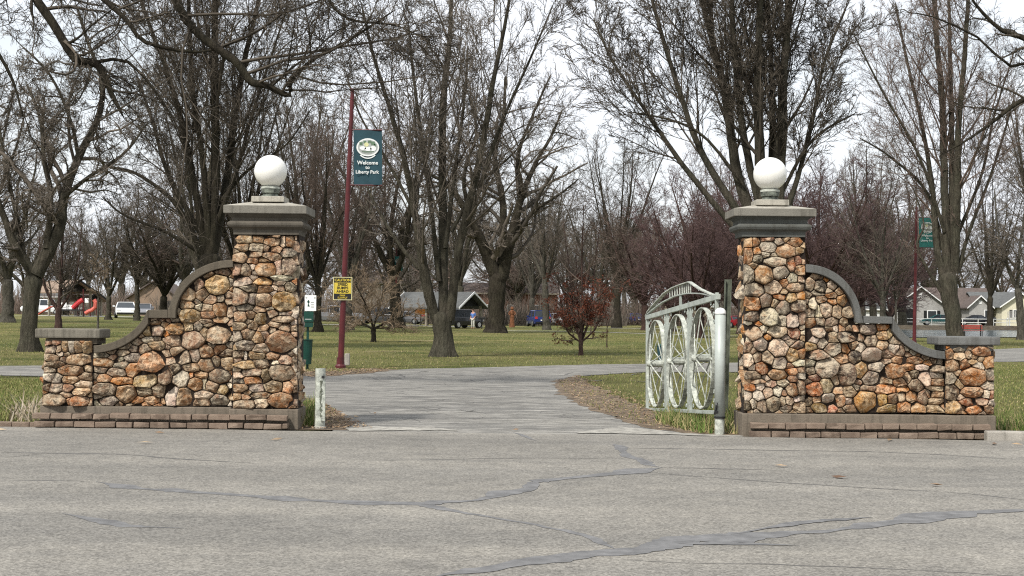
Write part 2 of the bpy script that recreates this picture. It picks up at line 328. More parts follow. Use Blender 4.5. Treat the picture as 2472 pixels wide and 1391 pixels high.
# crack sealant bands: (px,py,halfwidth_px)
def resample(P, n):
    P = np.asarray(P, float); k = len(P)
    if k == 2: t = np.linspace(0, 1, n)[:, None]; return P[0] * (1 - t) + P[1] * t
    Q = np.vstack([2 * P[0] - P[1], P, 2 * P[-1] - P[-2]]); out = []
    for u in np.linspace(0, k - 1, n):
        i = min(int(u), k - 2); t = u - i; a, b, c, d = Q[i], Q[i + 1], Q[i + 2], Q[i + 3]
        out.append(.5 * (2 * b + (c - a) * t + (2 * a - 5 * b + 4 * c - d) * t * t + (3 * b - a - 3 * c + d) * t ** 3))
    return np.array(out)
def wob(n, r, k=5):
    x = r.normal(0, 1, n + k * 2); return np.convolve(x, np.ones(k) / math.sqrt(k), 'same')[k:-k]
def band(name, pts, mat, z, r, irr=.35):
    P = np.array([[*gp(a, b)[:2], c / FPX * gp(a, b)[1] ** 2 / EYE] for a, b, c in pts]); ln = np.linalg.norm(np.diff(P[:, :2], axis=0), axis=1).sum(); n = max(6, int(ln / .06))
    Q = resample(P, n); T = np.gradient(Q[:, :2], axis=0); T /= np.linalg.norm(T, axis=1, keepdims=True); N = np.stack([-T[:, 1], T[:, 0]], -1)
    Q[:, :2] += N * (wob(n, r, 9) * .015)[:, None]; wd = np.clip(Q[:, 2], .003, .2) * (np.abs(N[:, 1]) * .62 + .24)
    wa = wd * np.clip(1 + wob(n, r, 5) * irr, .15, 2); wb = wd * np.clip(1 + wob(n, r, 5) * irr, .15, 2)
    e = np.clip(np.minimum(np.arange(n), n - 1 - np.arange(n)) / 6, .1, 1); V = np.vstack([np.c_[Q[:, :2] + N * (wa * e)[:, None], np.full(n, z)], np.c_[Q[:, :2] - N * (wb * e)[:, None], np.full(n, z)]])
    return link(name, mesh(name, V, [(i, i + 1, i + 1 + n, i + n) for i in range(n - 1)]), mat, road)
rb = np.random.default_rng(11)
band('crack_seal', [(1480, 1072, 3), (1500, 1082, 6), (1520, 1100, 5), (1550, 1115, 7), (1590, 1128, 3)], M['seal'], .0022, rb)
band('crack_seal', [(1600, 1129, 2), (1520, 1138, 6), (1450, 1148, 2.5), (1330, 1160, 3), (1290, 1165, 7), (1270, 1180, 5), (1200, 1195, 7), (1150, 1208, 2.5), (1060, 1215, 5), (1000, 1218, 4)], M['seal'], .0034, rb)
band('crack_seal', [(230, 1163, 1.5), (300, 1175, 4), (350, 1182, 2), (420, 1185, 4), (560, 1193, 2.5), (680, 1203, 5), (800, 1211, 3.5), (1000, 1218, 5), (1060, 1228, 4), (1180, 1248, 3), (1300, 1270, 2), (1380, 1286, 3), (1460, 1310, 5), (1490, 1325, 6)], M['seal'], .0022, rb)
band('crack_seal', [(1050, 1395, 8), (1200, 1372, 8), (1350, 1350, 7), (1490, 1330, 9), (1600, 1315, 11), (1750, 1300, 12), (1900, 1290, 6), (2050, 1275, 6), (2200, 1255, 8), (2350, 1240, 6), (2520, 1230, 5)], M['seal'], .0034, rb)
band('crack_seal', [(1640, 1314, 6), (1760, 1313, 5), (1930, 1318, 2)], M['seal'], .0046, rb)
band('crack_seal', [(1760, 1290, 4), (1950, 1262, 4), (2110, 1250, 5)], M['seal'], .0046, rb)
band('crack_seal', [(150, 1240, 3), (260, 1262, 5), (350, 1272, 3), (440, 1277, 3)], M['seal'], .0022, rb)
band('crack_seal', [(1240, 1043, 1.2), (1300, 1065, 1.5)], M['seal'], .0022, rb)
for pts in ([(0, 1092, .8), (120, 1095, 1), (300, 1098, .8), (420, 1108, .8), (640, 1120, .5)], [(0, 1107, .8), (110, 1096, 1.2)], [(0, 1160, .7), (230, 1162, .8)], [(1600, 1129, 1), (1740, 1131, .8), (1900, 1137, .5)], [(1500, 1082, .6), (1760, 1086, .6), (2000, 1090, .7), (2160, 1093, .6), (2480, 1110, .6)], [(1560, 1140, .6), (1800, 1160, .6), (2100, 1178, .8), (2300, 1190, .8), (2480, 1208, .8)], [(900, 1112, .4), (1300, 1106, .4), (1480, 1108, .3)], [(1500, 1352, .8), (1800, 1362, .8), (2100, 1372, 1), (2472, 1392, 1)]):
    band('crack', pts, M['crack'], .0012, rb, .6)
# dark cracks and patches on the driveway
drv = bpy.data.objects['driveway']
for k in range(110):
    a = rb.uniform(860, 1560); b = rb.uniform(900, 1032); 
    if a > 1330 and b > 925 and a > 1330 + (b - 925) * 2.4: continue
    if a < 860 + 0: continue
    ln = rb.uniform(20, 90); x0 = band('crack', [(a, b, .2), (a + ln * .5, b + rb.normal(0, 2.5), .42), (a + ln, b + rb.normal(0, 3), .2)], M['crack'], -.0045, rb, .7); x0.parent = drv
# scattered bits of debris on the road
V = []; F = []
for (a, b) in ((2148, 1065), (2025, 1155), (1885, 1128), (385, 1047), (668, 1063), (1, 1040), (2400, 1074), (2455, 1075), (350, 1072), (2260, 1175), (905, 1000), (860, 1008), (1245, 1040)):
    p = gp(a, b); s = .03 + .03 * rb.random(); an = rb.uniform(0, 3); i0 = len(V)
    for k in range(4):
        t = an + k * math.pi / 2; V.append((p[0] + s * (1.6 if k % 2 else .6) * math.cos(t), p[1] + s * (1.6 if k % 2 else .6) * math.sin(t), .008 + .02 * rb.random()))
    V.append((p[0], p[1], .03)); F += [(i0 + k, i0 + (k + 1) % 4, i0 + 4) for k in range(4)]
o = link('leaf_debris', mesh('leaf_debris', V, F), M['litter'], kind='stuff'); tag(o, 'scattered dry leaf scraps lying on the grey road', 'leaf litter')
# bare litter / soil patches beside the drive
M['soil'] = simple('leafy soil', (.12, .085, .055), .95, .5, 5, bmp=.8, bd=.02, c2=(.24, .18, .12))
flat('soil', jag([gp(a, b)[:2] for a, b in [(1335, 920), (1400, 905), (1420, 925), (1500, 960), (1560, 985), (1700, 1010), (1800, 1012), (1800, 1055), (1690, 1049), (1600, 1040), (1500, 1015), (1400, 980), (1350, 950)]], .25, .05, rng), -.003, M['soil'], kind='structure')
flat('soil', jag([gp(a, b)[:2] for a, b in [(700, 958), (770, 968), (812, 990), (850, 1012), (835, 1030), (850, 1038), (700, 1036)]], .2, .05, rng), -.003, M['soil'], kind='structure')
flat('soil', jag([gp(a, b)[:2] for a, b in [(700, 908), (730, 897), (800, 896), (900, 889), (960, 892), (900, 900), (800, 908)]], .3, .06, rng), -.002, M['soil'], kind='structure')
flat('crumbled_edge', jag([gp(a, b)[:2] for a, b in [(835, 1036), (900, 1030), (960, 1032), (1040, 1030), (1110, 1040), (1000, 1040), (840, 1041)]], .12, .03, rng), .003, M['edge'], kind='structure')
flat('crumbled_edge', jag([gp(a, b)[:2] for a, b in pe], .12, .03, rng), .003, M['edge'], kind='structure')
# parking road and pale strips at the back
M['paleroad'] = simple('pale concrete', (.46, .44, .40), .95, .2, 2)
def strip(name, pts, wd, mat, dz=.0):
    P = [onground(a, b) for a, b in pts]; Q = []
    for i in range(len(P) - 1):
        for j in range(10): Q.append(P[i] + (P[i + 1] - P[i]) * j / 10)
    Q.append(P[-1]); V = [(p[0], p[1] - wd / 2, gz(p[0], p[1] - wd / 2) + dz) for p in Q] + [(p[0], p[1] + wd / 2, gz(p[0], p[1] + wd / 2) + dz) for p in Q]; n = len(Q)
    return link(name, mesh(name, V, [(i, i + 1, i + 1 + n, i + n) for i in range(n - 1)]), mat, kind='structure')
strip('park_road', [(-100, 764), (150, 763), (350, 766), (560, 771)], 7, M['paleroad'], .01)
strip('park_road', [(735, 783), (840, 784), (1050, 787)], 3, M['paleroad'], .01)
strip('path', [(1225, 799), (1400, 800), (1600, 807), (1790, 812)], 1.3, M['paleroad'], .01)
strip('path', [(1440, 792), (1790, 797), (2100, 800)], 1.2, M['paleroad'], .01)
strip('path', [(965, 823), (1050, 823)], .7, simple('straw strip', (.36, .29, .17), .95, .3, 4), .0)
strip('path', [(880, 848), (1010, 848)], .25, bpy.data.materials['straw strip'], .0)
# ------------------------------------------------------------ pond
M['water'] = nodes('pond water', .12, 0, .5)[0]; M['water'].node_tree.nodes['Principled BSDF'].inputs['Base Color'].default_value = (.10, .135, .15, 1)
nn = M['water'].node_tree; bump(nn, nn.nodes['Principled BSDF'], noise(nn, coords(nn, (1, .3, 1)), 3, 5), .25, .05)
def gq(pxs): return [gp(a, b)[:2] for a, b in pxs]
flat('pond_water', gq([(2070, 808), (2150, 816), (2300, 815), (2500, 815), (2700, 812), (2700, 804), (2450, 798), (2250, 797), (2120, 795)]), .03, M['water'], kind='structure')
M['bank'] = simple('muddy bank', (.075, .06, .04), .95, .4, 1.5, bmp=.6, bd=.1)
bk = MB(); pb = gq([(2100, 795), (2250, 797), (2450, 798), (2700, 804)])
for i in range(3):
    a, b = pb[i], pb[i + 1]; bk.add([(a[0], a[1] - .5, -.05), (b[0], b[1] - .5, -.05), (b[0], b[1] + 1.5, .55), (a[0], a[1] + 1.5, .55), (b[0], b[1] + 6, .3), (a[0], a[1] + 6, .3)], [(0, 1, 2, 3), (3, 2, 4, 5)])
bk.obj('pond_bank', M['bank'], kind='structure')
strip('street', [(2100, 782), (2600, 786)], 6, M['paleroad'], .02)
# ------------------------------------------------------------ grass
def blades(name, n, sampler, hmin, hmax, wd, mat, label, seed, lean=.35):
    r = np.random.default_rng(seed); P = sampler(n, r); n = len(P); h = r.uniform(hmin, hmax, n) * r.uniform(.6, 1.2, n); an = r.uniform(0, 2 * np.pi, n)
    w_ = wd * r.uniform(.6, 1.4, n) * (1 + P[:, 1] / 60); a = np.stack([np.cos(an) * w_, np.sin(an) * w_, np.zeros(n)], -1)
    la = r.uniform(0, 2 * np.pi, n); ll = h * r.uniform(0, lean * 2, n); tip = P + np.stack([np.cos(la) * ll, np.sin(la) * ll, h], -1)
    V = np.stack([P - a, P + a, tip], 1).reshape(-1, 3); F = np.arange(3 * n).reshape(-1, 3)
    o = link(name, mesh(name, V, F), mat, kind='stuff'); tag(o, label, 'grass'); return o
DRa = [tuple(p) for p in DR]
def lawn_s(x0, x1, y0, y1, pw=1.0):
    def f(n, r):
        y = y0 + (y1 - y0) * r.random(n) ** pw; x = (x0 + (x1 - x0) * r.random(n)) * (y / y1)
        p = np.stack([x, y], -1); k = ~inpoly(p, DRa) & (y > edge_y(x) + .4); p = p[k]
        pat = np.sin(p[:, 0] * 1.3 + 2 * np.sin(p[:, 1] * .7)) + np.sin(p[:, 1] * 1.9 + p[:, 0] * .6); p = p[r.random(len(p)) < .55 + .22 * pat]
        return np.stack([p[:, 0], p[:, 1], gz(p[:, 0], p[:, 1]) - .02], -1)
    return f
blades('lawn_grass', 150000, lawn_s(-42, 44, 19, 105, 1.5), .03, .07, .006, M['blade'], 'short patchy winter grass covering the park lawn', 1)
def poly_s(pp):
    Pp = [gp(a, b)[:2] for a, b in pp]; A = np.array(Pp); lo, hi = A.min(0), A.max(0)
    def f(n, r):
        p = lo + (hi - lo) * r.random((n * 3, 2)); p = p[inpoly(p, [tuple(q) for q in Pp])]; p = p[:n]
        return np.c_[p, np.full(len(p), -.02)]
    return f
blades('near_lawn_grass', 16000, poly_s([(-120, 912), (108, 915), (100, 1018), (-120, 1020)]), .02, .05, .006, M['blade'], 'green grass left of the left stone wall', 2)
blades('near_lawn_grass', 16000, poly_s([(2396, 880), (2600, 880), (2600, 1050), (2396, 1042)]), .02, .05, .006, M['blade'], 'green grass right of the right stone wall', 3)
blades('tall_grass_tuft', 2600, poly_s([(1590, 1006), (1720, 1000), (1785, 1000), (1785, 1048), (1690, 1046), (1640, 1036), (1580, 1018)]), .08, .25, .007, M['tallblade'], 'tall grass growing under the white gate', 4, .5)
blades('tall_grass_tuft', 900, poly_s([(2400, 1020), (2500, 1022), (2500, 1050), (2400, 1046)]), .10, .28, .007, M['tallblade'], 'tall grass behind the concrete kerb', 5, .5)
blades('tall_grass_tuft', 1500, poly_s([(716, 985), (765, 990), (768, 1028), (716, 1032)]), .10, .30, .008, M['tallblade'], 'yellow green weeds between left pillar and stub post', 6, .5)
blades('dead_grass', 160, poly_s([(50, 985), (100, 985), (98, 1018), (10, 1020)]), .12, .34, .009, island_mat('dead stalks', [(.42, .36, .27), (.28, .22, .15), (.5, .45, .36)]), 'pale dead stalks at the left end of the left wall', 7, .7)
def litter(name, n, samp, label, seed, s0=.013):
    r = np.random.default_rng(seed); P = samp(n, r); n = len(P); V = np.zeros((n, 4, 3)); an = r.uniform(0, 6.28, n); s = s0 * r.uniform(.6, 1.8, n)
    for k in range(4):
        V[:, k, 0] = P[:, 0] + np.cos(an + k * 1.57) * s * (1.3 if k % 2 else .7); V[:, k, 1] = P[:, 1] + np.sin(an + k * 1.57) * s * (1.3 if k % 2 else .7); V[:, k, 2] = .006 + r.uniform(0, .014, n)
    o = link(name, mesh(name, V.reshape(-1, 3), np.arange(4 * n).reshape(-1, 4)), M['litter'], kind='stuff'); tag(o, label, 'leaf litter')
litter('leaf_litter', 2400, poly_s([(1338, 918), (1400, 905), (1480, 940), (1640, 990), (1780, 1010), (1785, 1050), (1690, 1048), (1560, 1030), (1400, 975)]), 'brown leaf litter along the drive edge by the gate', 8)
litter('leaf_litter', 1900, poly_s([(700, 960), (770, 965), (830, 1000), (900, 1034), (720, 1036)]), 'brown leaf litter around the stub post', 9)
litter('leaf_litter', 1300, poly_s([(700, 905), (730, 893), (860, 890), (960, 888), (900, 900), (760, 912)]), 'dry leaf band along the far drive edge', 10, .02)
# ------------------------------------------------------------ stone gate walls
PAL = dict(T=(.41, .275, .16), G=(.24, .215, .18), W=(.66, .60, .50), O=(.46, .185, .045), B=(.15, .095, .055), Y=(.52, .33, .10), P=(.34, .225, .155), R=(.33, .09, .045), D=(.09, .08, .072))
def colr(code, r):
    c = np.mean([PAL[k] for k in code], 0) * r.uniform(.66, 1.3); return tuple(np.clip(c * r.uniform(.94, 1.06, 3), 0, 1))
def parse(txt, ox, oy, sc):
    out = []
    for t in txt.replace('\n', ' ').split(';'):
        t = t.strip()
        if not t: continue
        a = t.split(','); out.append((ox + float(a[0]) / sc, oy + float(a[1]) / sc, float(a[2]) / sc, float(a[3]) / sc, a[4].strip()))
    return out
LW = parse('''1210,120,270,140,T;1430,110,150,110,T;1640,150,250,150,TO;1640,75,240,45,B;1800,150,90,150,TW;1910,130,130,200,BO;1170,230,220,110,P;1400,245,220,130,TW;1690,280,200,100,T;1545,245,70,70,TW;
1890,320,220,140,G;1150,400,220,150,PT;1360,345,170,100,T;1650,375,240,130,T;1350,445,150,90,BO;1510,440,150,70,T;1100,560,150,190,P;1240,590,180,180,TG;1320,540,100,110,PW;1550,570,330,220,BOT;1730,550,100,190,PW;1890,530,220,260,GP;
1180,750,300,150,G;1350,700,90,70,GW;1520,755,250,110,OY;1800,715,330,80,W;1740,780,170,90,G;1310,870,230,110,G;1540,885,240,110,TO;1910,850,170,150,GB;1780,870,110,80,GP;1330,1010,110,180,G;1090,1000,390,270,TBG;1530,1050,260,230,PT;1820,1070,380,320,YB;1660,950,90,70,W;
890,615,230,120,PB;670,680,180,110,BP;800,800,370,310,YT;490,820,150,160,P;990,780,60,120,G;370,970,170,160,PT;560,960,160,180,T;680,1040,220,110,PT;840,1010,80,120,G;330,1120,240,110,T;370,1280,310,220,BY;630,1170,170,110,TG;640,1260,200,110,T;850,1180,190,210,OP;1000,1200,120,180,B;1220,1150,240,100,G;1130,1300,250,170,TP;1450,1190,170,110,T;1320,1280,140,110,T;1480,1320,190,200,YB;1640,1250,150,120,P;1600,1170,110,40,W;1850,1240,180,90,G;1800,1330,330,110,TG;850,1350,250,80,T;190,1230,60,90,G;640,1380,190,80,BP''', 400, 560, 6.32)
LW += parse('''135,70,220,150,TO;295,50,110,110,GY;420,40,120,100,WG;570,20,150,80,B;950,30,200,90,T;1150,30,110,80,TP;1270,60,120,80,T;1430,20,140,60,T;1560,50,130,90,B;100,230,210,140,BP;345,220,300,230,BPT;510,110,90,120,T;690,140,310,270,GT;910,175,150,100,G;1080,150,150,120,B;1200,190,150,120,OT;1290,160,90,90,TW;1500,250,360,290,TPO;125,370,160,110,P;30,310,60,110,P;30,400,80,100,T;220,450,200,150,TW;380,410,130,150,G;535,375,170,170,TO;710,340,150,120,OT;600,290,80,50,G;780,390,170,110,B;940,400,170,90,BP;1040,290,230,120,GD;870,280,120,80,D;1040,420,30,70,W;1185,420,220,90,T;1250,330,180,110,TW;1385,435,160,80,TO;1560,470,170,120,P;1400,505,100,40,W;60,480,120,80,P;110,610,150,140,B;340,580,240,100,BT;540,540,190,180,TB;650,500,130,100,B;810,530,220,180,T;1040,540,250,100,YT;1250,520,180,100,B;1510,640,330,210,TG;200,715,220,200,WG;330,670,50,90,O;455,670,180,90,T;700,690,280,180,GB;920,680,160,90,WT;1120,640,250,90,BG;1150,730,230,90,OB;1310,690,110,160,T;940,740,160,60,D;30,700,90,180,B;390,790,200,180,TO;500,800,50,120,W;590,820,170,130,BT;750,850,120,110,BY;900,840,340,110,BO;1180,840,170,90,G;1400,820,230,140,T;1590,830,130,130,TO;80,930,200,260,WG;255,960,230,230,TB;500,930,200,100,TW;470,1025,190,90,BT;700,1010,230,150,G;900,950,170,70,T;1040,950,90,50,T;1220,930,220,70,B;1000,1050,330,110,GT;1255,1040,170,130,TW;1500,1000,310,200,PO''', 400, 780, 5.35)
LW += parse('''215,250,90,70,P;320,250,90,60,RP;250,335,130,100,DB;350,330,50,100,P;430,300,90,160,T;520,300,80,140,W;600,310,100,140,T;720,310,120,160,T;250,450,220,100,WO;310,530,220,90,B;620,470,340,140,T;220,610,150,90,G;500,610,340,140,BO;735,590,90,80,T;230,690,160,120,W;320,710,110,110,G;490,735,210,90,OP;710,690,140,100,B;670,790,210,90,WT;190,830,90,80,B;315,840,170,120,PG;470,840,120,80,P;630,880,260,100,T;270,990,330,180,TG;430,930,120,70,P;625,1000,260,120,OB;475,1020,30,90,O;770,1010,60,90,B;
900,410,190,60,G;1150,385,190,70,TG;1300,335,90,70,G;1200,300,120,70,G;1340,240,110,90,G;1440,340,170,130,PB;920,510,230,120,OB;1110,490,100,90,G;1150,540,190,100,G;1300,450,180,120,G;870,600,140,80,G;1080,640,250,110,PG;920,720,190,110,OP;1160,745,260,90,O;1300,610,200,190,OT;1550,500,330,290,OT;1460,720,330,220,YBG;930,850,290,180,BG;850,940,110,60,G;970,1010,250,110,G;1210,920,250,240,OT;1330,1000,200,90,O;1440,890,210,110,B;1640,870,160,180,B;1550,1000,180,100,OB;1690,680,210,220,B;1470,120,120,100,YG;1600,100,180,140,PG;1490,210,150,60,W;1600,205,60,80,G;1600,290,230,110,T;1740,390,90,100,T;1595,-5,120,50,T;1740,-30,80,40,P''', 80, 780, 5.35)
RW = parse('''195,155,110,140,OT;310,150,90,130,OB;480,110,170,50,RB;620,140,120,120,G;860,150,190,110,OB;480,220,240,160,GW;320,265,100,120,O;190,330,150,210,O;330,380,120,120,G;450,310,110,90,GW;720,270,280,190,TO;910,270,160,90,T;560,420,310,140,GW;550,330,90,60,G;790,450,130,190,RO;890,410,110,100,RP;970,410,50,60,T;930,540,160,140,TO;180,600,190,240,WG;285,480,110,60,T;420,580,250,290,OT;660,570,230,190,G;280,810,260,190,DG;110,770,90,100,T;820,650,150,130,W;940,660,120,80,WP;550,790,240,180,YW;700,710,90,120,OB;870,780,260,130,TG;1070,740,110,190,TW;250,1000,230,190,O;450,960,190,160,PW;650,910,170,70,O;690,840,90,60,T;800,920,140,130,YT;930,890,140,110,O;1040,890,100,90,B;570,990,110,90,YW;690,1070,180,190,G;910,1040,230,160,DP;1110,1000,110,190,W;1170,630,180,80,PB;1220,770,160,200,D;1190,850,160,70,G;1400,730,160,140,TW;1500,830,110,140,PT;1375,900,150,90,OB;1380,960,130,100,O;1560,950,230,150,TO;1230,950,150,90,B;1290,1090,200,220,TW;1210,1120,110,190,W;1450,1110,120,150,T;1640,1130,250,160,GT;1060,1130,160,110,G;480,1190,250,250,GW;250,1190,220,130,GB;660,1240,130,150,G;820,1240,180,210,WG;950,1220,90,170,GP;1080,1280,160,130,O;1220,1250,110,120,PW;1370,1270,150,110,GP;1560,1280,90,110,T;1680,1250,130,80,P''', 1770, 560, 5.797)
RW += parse('''220,110,180,170,BP;500,100,210,120,PW;690,115,140,120,R;830,140,160,130,GW;985,100,160,140,WG;1135,165,130,130,T;1310,160,260,120,DG;140,280,130,120,PB;310,250,150,140,W;510,290,210,200,WT;750,255,150,80,WT;650,220,110,60,G;900,280,130,100,YT;1040,240,120,110,G;970,370,240,120,G;1140,300,200,140,G;1300,300,90,90,O;1400,270,130,90,PT;155,430,120,170,WT;280,385,90,110,B;390,400,130,140,PG;530,460,160,150,G;670,380,130,150,BY;790,350,80,100,O;760,465,150,70,W;885,470,100,90,G;640,500,70,50,T;330,520,160,140,RO;510,600,230,120,O;660,565,140,80,O;790,540,90,90,PT;785,610,100,70,GW;900,560,100,100,DB;1080,520,280,220,GW;1265,410,130,110,TO;1400,390,130,130,D;1310,600,210,260,DP;1480,550,130,160,TY;200,610,190,120,PG;240,670,240,60,P;930,630,110,80,RB;180,740,120,90,O;300,730,80,90,W;430,700,130,80,P;560,690,140,80,WG;680,770,150,160,BO;780,740,120,160,B;940,770,200,160,RO;1090,730,160,160,WY;1215,780,110,90,T;1340,790,140,120,PB;1180,660,90,110,G;150,840,120,110,WG;280,840,130,110,W;395,800,110,110,WT;505,780,100,110,GW;130,960,130,110,BG;220,930,90,110,W;325,960,110,130,PG;455,940,150,180,GP;560,920,70,110,WP;600,990,130,90,G;640,900,90,110,PG;730,880,90,60,W;770,970,180,130,BT;870,910,80,100,B;970,890,90,60,T;1100,880,140,120,W;1000,980,190,110,YB;1225,900,110,150,OB;1150,990,100,80,R;1340,910,90,50,W;1350,990,140,80,T;800,880,90,60,G''', 1770, 780, 4.797)
RW += parse('''150,220,170,150,G;290,200,120,90,O;295,300,100,100,OY;370,280,60,80,Y;180,350,130,120,GP;300,390,120,100,T;415,350,100,90,WP;400,430,140,100,WG;480,460,90,110,P;340,480,120,100,PG;180,500,200,160,W;60,420,120,90,W;470,545,150,80,OT;620,550,170,80,OB;390,660,210,160,BO;570,620,140,80,O;680,620,150,60,W;230,610,150,90,GW;180,735,170,140,WG;540,720,90,110,TP;610,690,100,100,B;720,730,120,140,WT;840,700,110,80,G;850,640,130,90,BG;840,770,130,90,BO;330,760,110,80,PB;465,770,140,100,OT;635,800,150,130,B;150,830,150,50,P;330,840,200,100,O;500,840,120,70,O;130,970,240,220,YO;290,950,90,130,Y;395,940,110,110,TP;490,910,80,110,T;590,915,130,110,OT;360,1040,170,90,YT;515,1030,140,120,O;655,1030,140,110,OT;700,940,100,140,PT;770,880,80,90,B;830,840,150,60,TW;840,900,130,90,BO;830,960,130,80,OB;820,1050,160,90,YG;
960,480,80,110,TO;1060,500,110,80,T;1060,440,120,50,G;1160,490,60,90,WT;1300,460,230,90,OB;1370,570,130,110,OT;1000,600,150,110,OP;1110,590,90,110,O;1180,555,110,40,T;1270,600,80,60,W;1200,720,270,190,O;970,730,120,110,PW;1390,690,100,120,G;1060,790,70,70,T;1360,810,120,80,W;1340,890,80,90,W;990,870,150,150,B;1200,870,230,110,OT;1410,900,60,90,R;980,1020,170,130,TY;1150,970,150,80,OR;1220,1050,180,70,O;1370,1050,90,80,OB;1300,960,130,60,RB''', 2060, 740, 4.214)
def stones(seeds, poly, o, ud, vd, nd_, parent, r, inner=(), gap=.005, hmul=1.0, fill=True, codes='TGPOBW', maxn=260, fs=(.05, .10), fillmin=1.08):
    """seeds: (u,v,w,h,code) in metres on the face; poly: outline in (u,v)."""
    S = [(u, v, w_ / 2, h_ / 2, c) for u, v, w_, h_, c in seeds]
    pa = [tuple(p) for p in poly]; A = np.array(pa); lo, hi = A.min(0), A.max(0)
    while len(S) > 1:      # drop seeds whose own centre belongs to a neighbour
        a = np.array([x[:4] for x in S]); wh = a[:, 2] * a[:, 3]
        d = (((a[:, 0, None] - a[None, :, 0]) / a[None, :, 2]) ** 2 + ((a[:, 1, None] - a[None, :, 1]) / a[None, :, 3]) ** 2 - 1) * wh[None]
        bad = np.where(d.argmin(1) != np.arange(len(S)))[0]
        if not len(bad): break
        S.pop(int(bad[wh[bad].argmin()]))
    if fill:
        C = r.uniform(lo, hi, (9000, 2)); C = C[inpoly(C, pa)]
        for c in C:
            if len(S) >= maxn: break
            s = r.uniform(*fs)
            if S:
                a = np.array([x[:4] for x in S]); d = np.sqrt(((c[0] - a[:, 0]) / (a[:, 2] + s * .38)) ** 2 + ((c[1] - a[:, 1]) / (a[:, 3] + s * .33)) ** 2)
                if d.min() < fillmin: continue
            S.append((c[0], c[1], s * .62, s * .5, codes[r.integers(len(codes))]))
    a = np.array([x[:4] for x in S]); n = len(S); K0 = 40; T = 44; wh = a[:, 2] * a[:, 3]
    th = np.linspace(0, 2 * np.pi, K0, endpoint=False)
    for i, (u, v, hw, hh, code) in enumerate(S):
        ts = np.linspace(.12, 1.85, T)
        U = u + hw * np.cos(th)[:, None] * ts; W_ = v + hh * np.sin(th)[:, None] * ts
        pts = np.stack([U.ravel(), W_.ravel()], -1)
        d = (((pts[:, 0, None] - a[None, :, 0]) / a[None, :, 2]) ** 2 + ((pts[:, 1, None] - a[None, :, 1]) / a[None, :, 3]) ** 2 - 1) * wh[None]
        ok = (d.argmin(1) == i) & inpoly(pts, pa); ok = ok.reshape(K0, T)
        first = np.where(ok.all(1), T - 1, np.argmin(ok, 1)); tt = ts[np.clip(first - 1, 0, T - 1)] + .02
        if (first < 2).sum() > 10: continue
        px = list(u + hw * np.cos(th) * tt); py = list(v + hh * np.sin(th) * tt); K = int(r.integers(8, 12))
        while len(px) > K:
            X = np.array(px); Y_ = np.array(py); ar = np.abs((np.roll(X, 1) - X) * (np.roll(Y_, -1) - Y_) - (np.roll(X, -1) - X) * (np.roll(Y_, 1) - Y_)); k_ = int(ar.argmin()); px.pop(k_); py.pop(k_)
        px = np.array(px); py = np.array(py); q_ = r.uniform(0, .03); px = q_ * np.roll(px, 1) + (1 - 2 * q_) * px + q_ * np.roll(px, -1); py = q_ * np.roll(py, 1) + (1 - 2 * q_) * py + q_ * np.roll(py, -1)
        c = np.array([px.mean(), py.mean()]); P = np.stack([px, py], -1); dv = P - c; ln = np.linalg.norm(dv, axis=1); P = c + dv * np.maximum(.4, (1 - gap / np.maximum(ln, .01)))[:, None]
        size = math.sqrt(hw * hh); h = min(.065, size * r.uniform(.35, .65)) * hmul; tiltx, tilty = r.normal(0, .28, 2)
        rings = []; 
        for sc, dz in ((1.0, -.07), (1.0, h * .35), (r.uniform(.82, .92), h * .8), (r.uniform(.35, .6), h)):
            q = c + (P - c) * sc; z = dz + (0 if dz < 0 else 1) * ((q - c) @ np.array([tiltx, tilty]) * 1.2 + r.normal(0, h * .19, K) * (1 if sc < 1 else .5)); rings.append((q, z))
        Vv = []
        o_c = o + ud * c[0] + vd * c[1]
        for q, z in rings:
            for k in range(K): Vv.append(ud * (q[k, 0] - c[0]) + vd * (q[k, 1] - c[1]) + nd_ * z[k])
        Vv.append(nd_ * (h * r.uniform(.95, 1.1)))
        Fv = [(a_ * K + k, a_ * K + (k + 1) % K, (a_ + 1) * K + (k + 1) % K, (a_ + 1) * K + k) for a_ in range(3) for k in range(K)] + [(3 * K + k, 3 * K + (k + 1) % K, 4 * K) for k in range(K)]
        if np.dot(np.cross(ud, vd), nd_) < 0: Fv = [f[::-1] for f in Fv]
        me = mesh('stone', np.array(Vv), Fv); me.polygons.foreach_set('use_smooth', r.random(len(me.polygons)) < r.choice([0, .25, .7]))
        link('stone', me, M['stone'], parent, loc=np.array(o_c), color=colr(code, r))
EX, EY_, EZ = np.array([1., 0, 0]), np.array([0., 1, 0]), np.array([0., 0, 1])
def arc(c, r1, a0, a1, n=14): return [(c[0] + r1[0] * math.cos(math.radians(a0 + (a1 - a0) * i / n)), c[1] + r1[1] * math.sin(math.radians(a0 + (a1 - a0) * i / n))) for i in range(n + 1)]
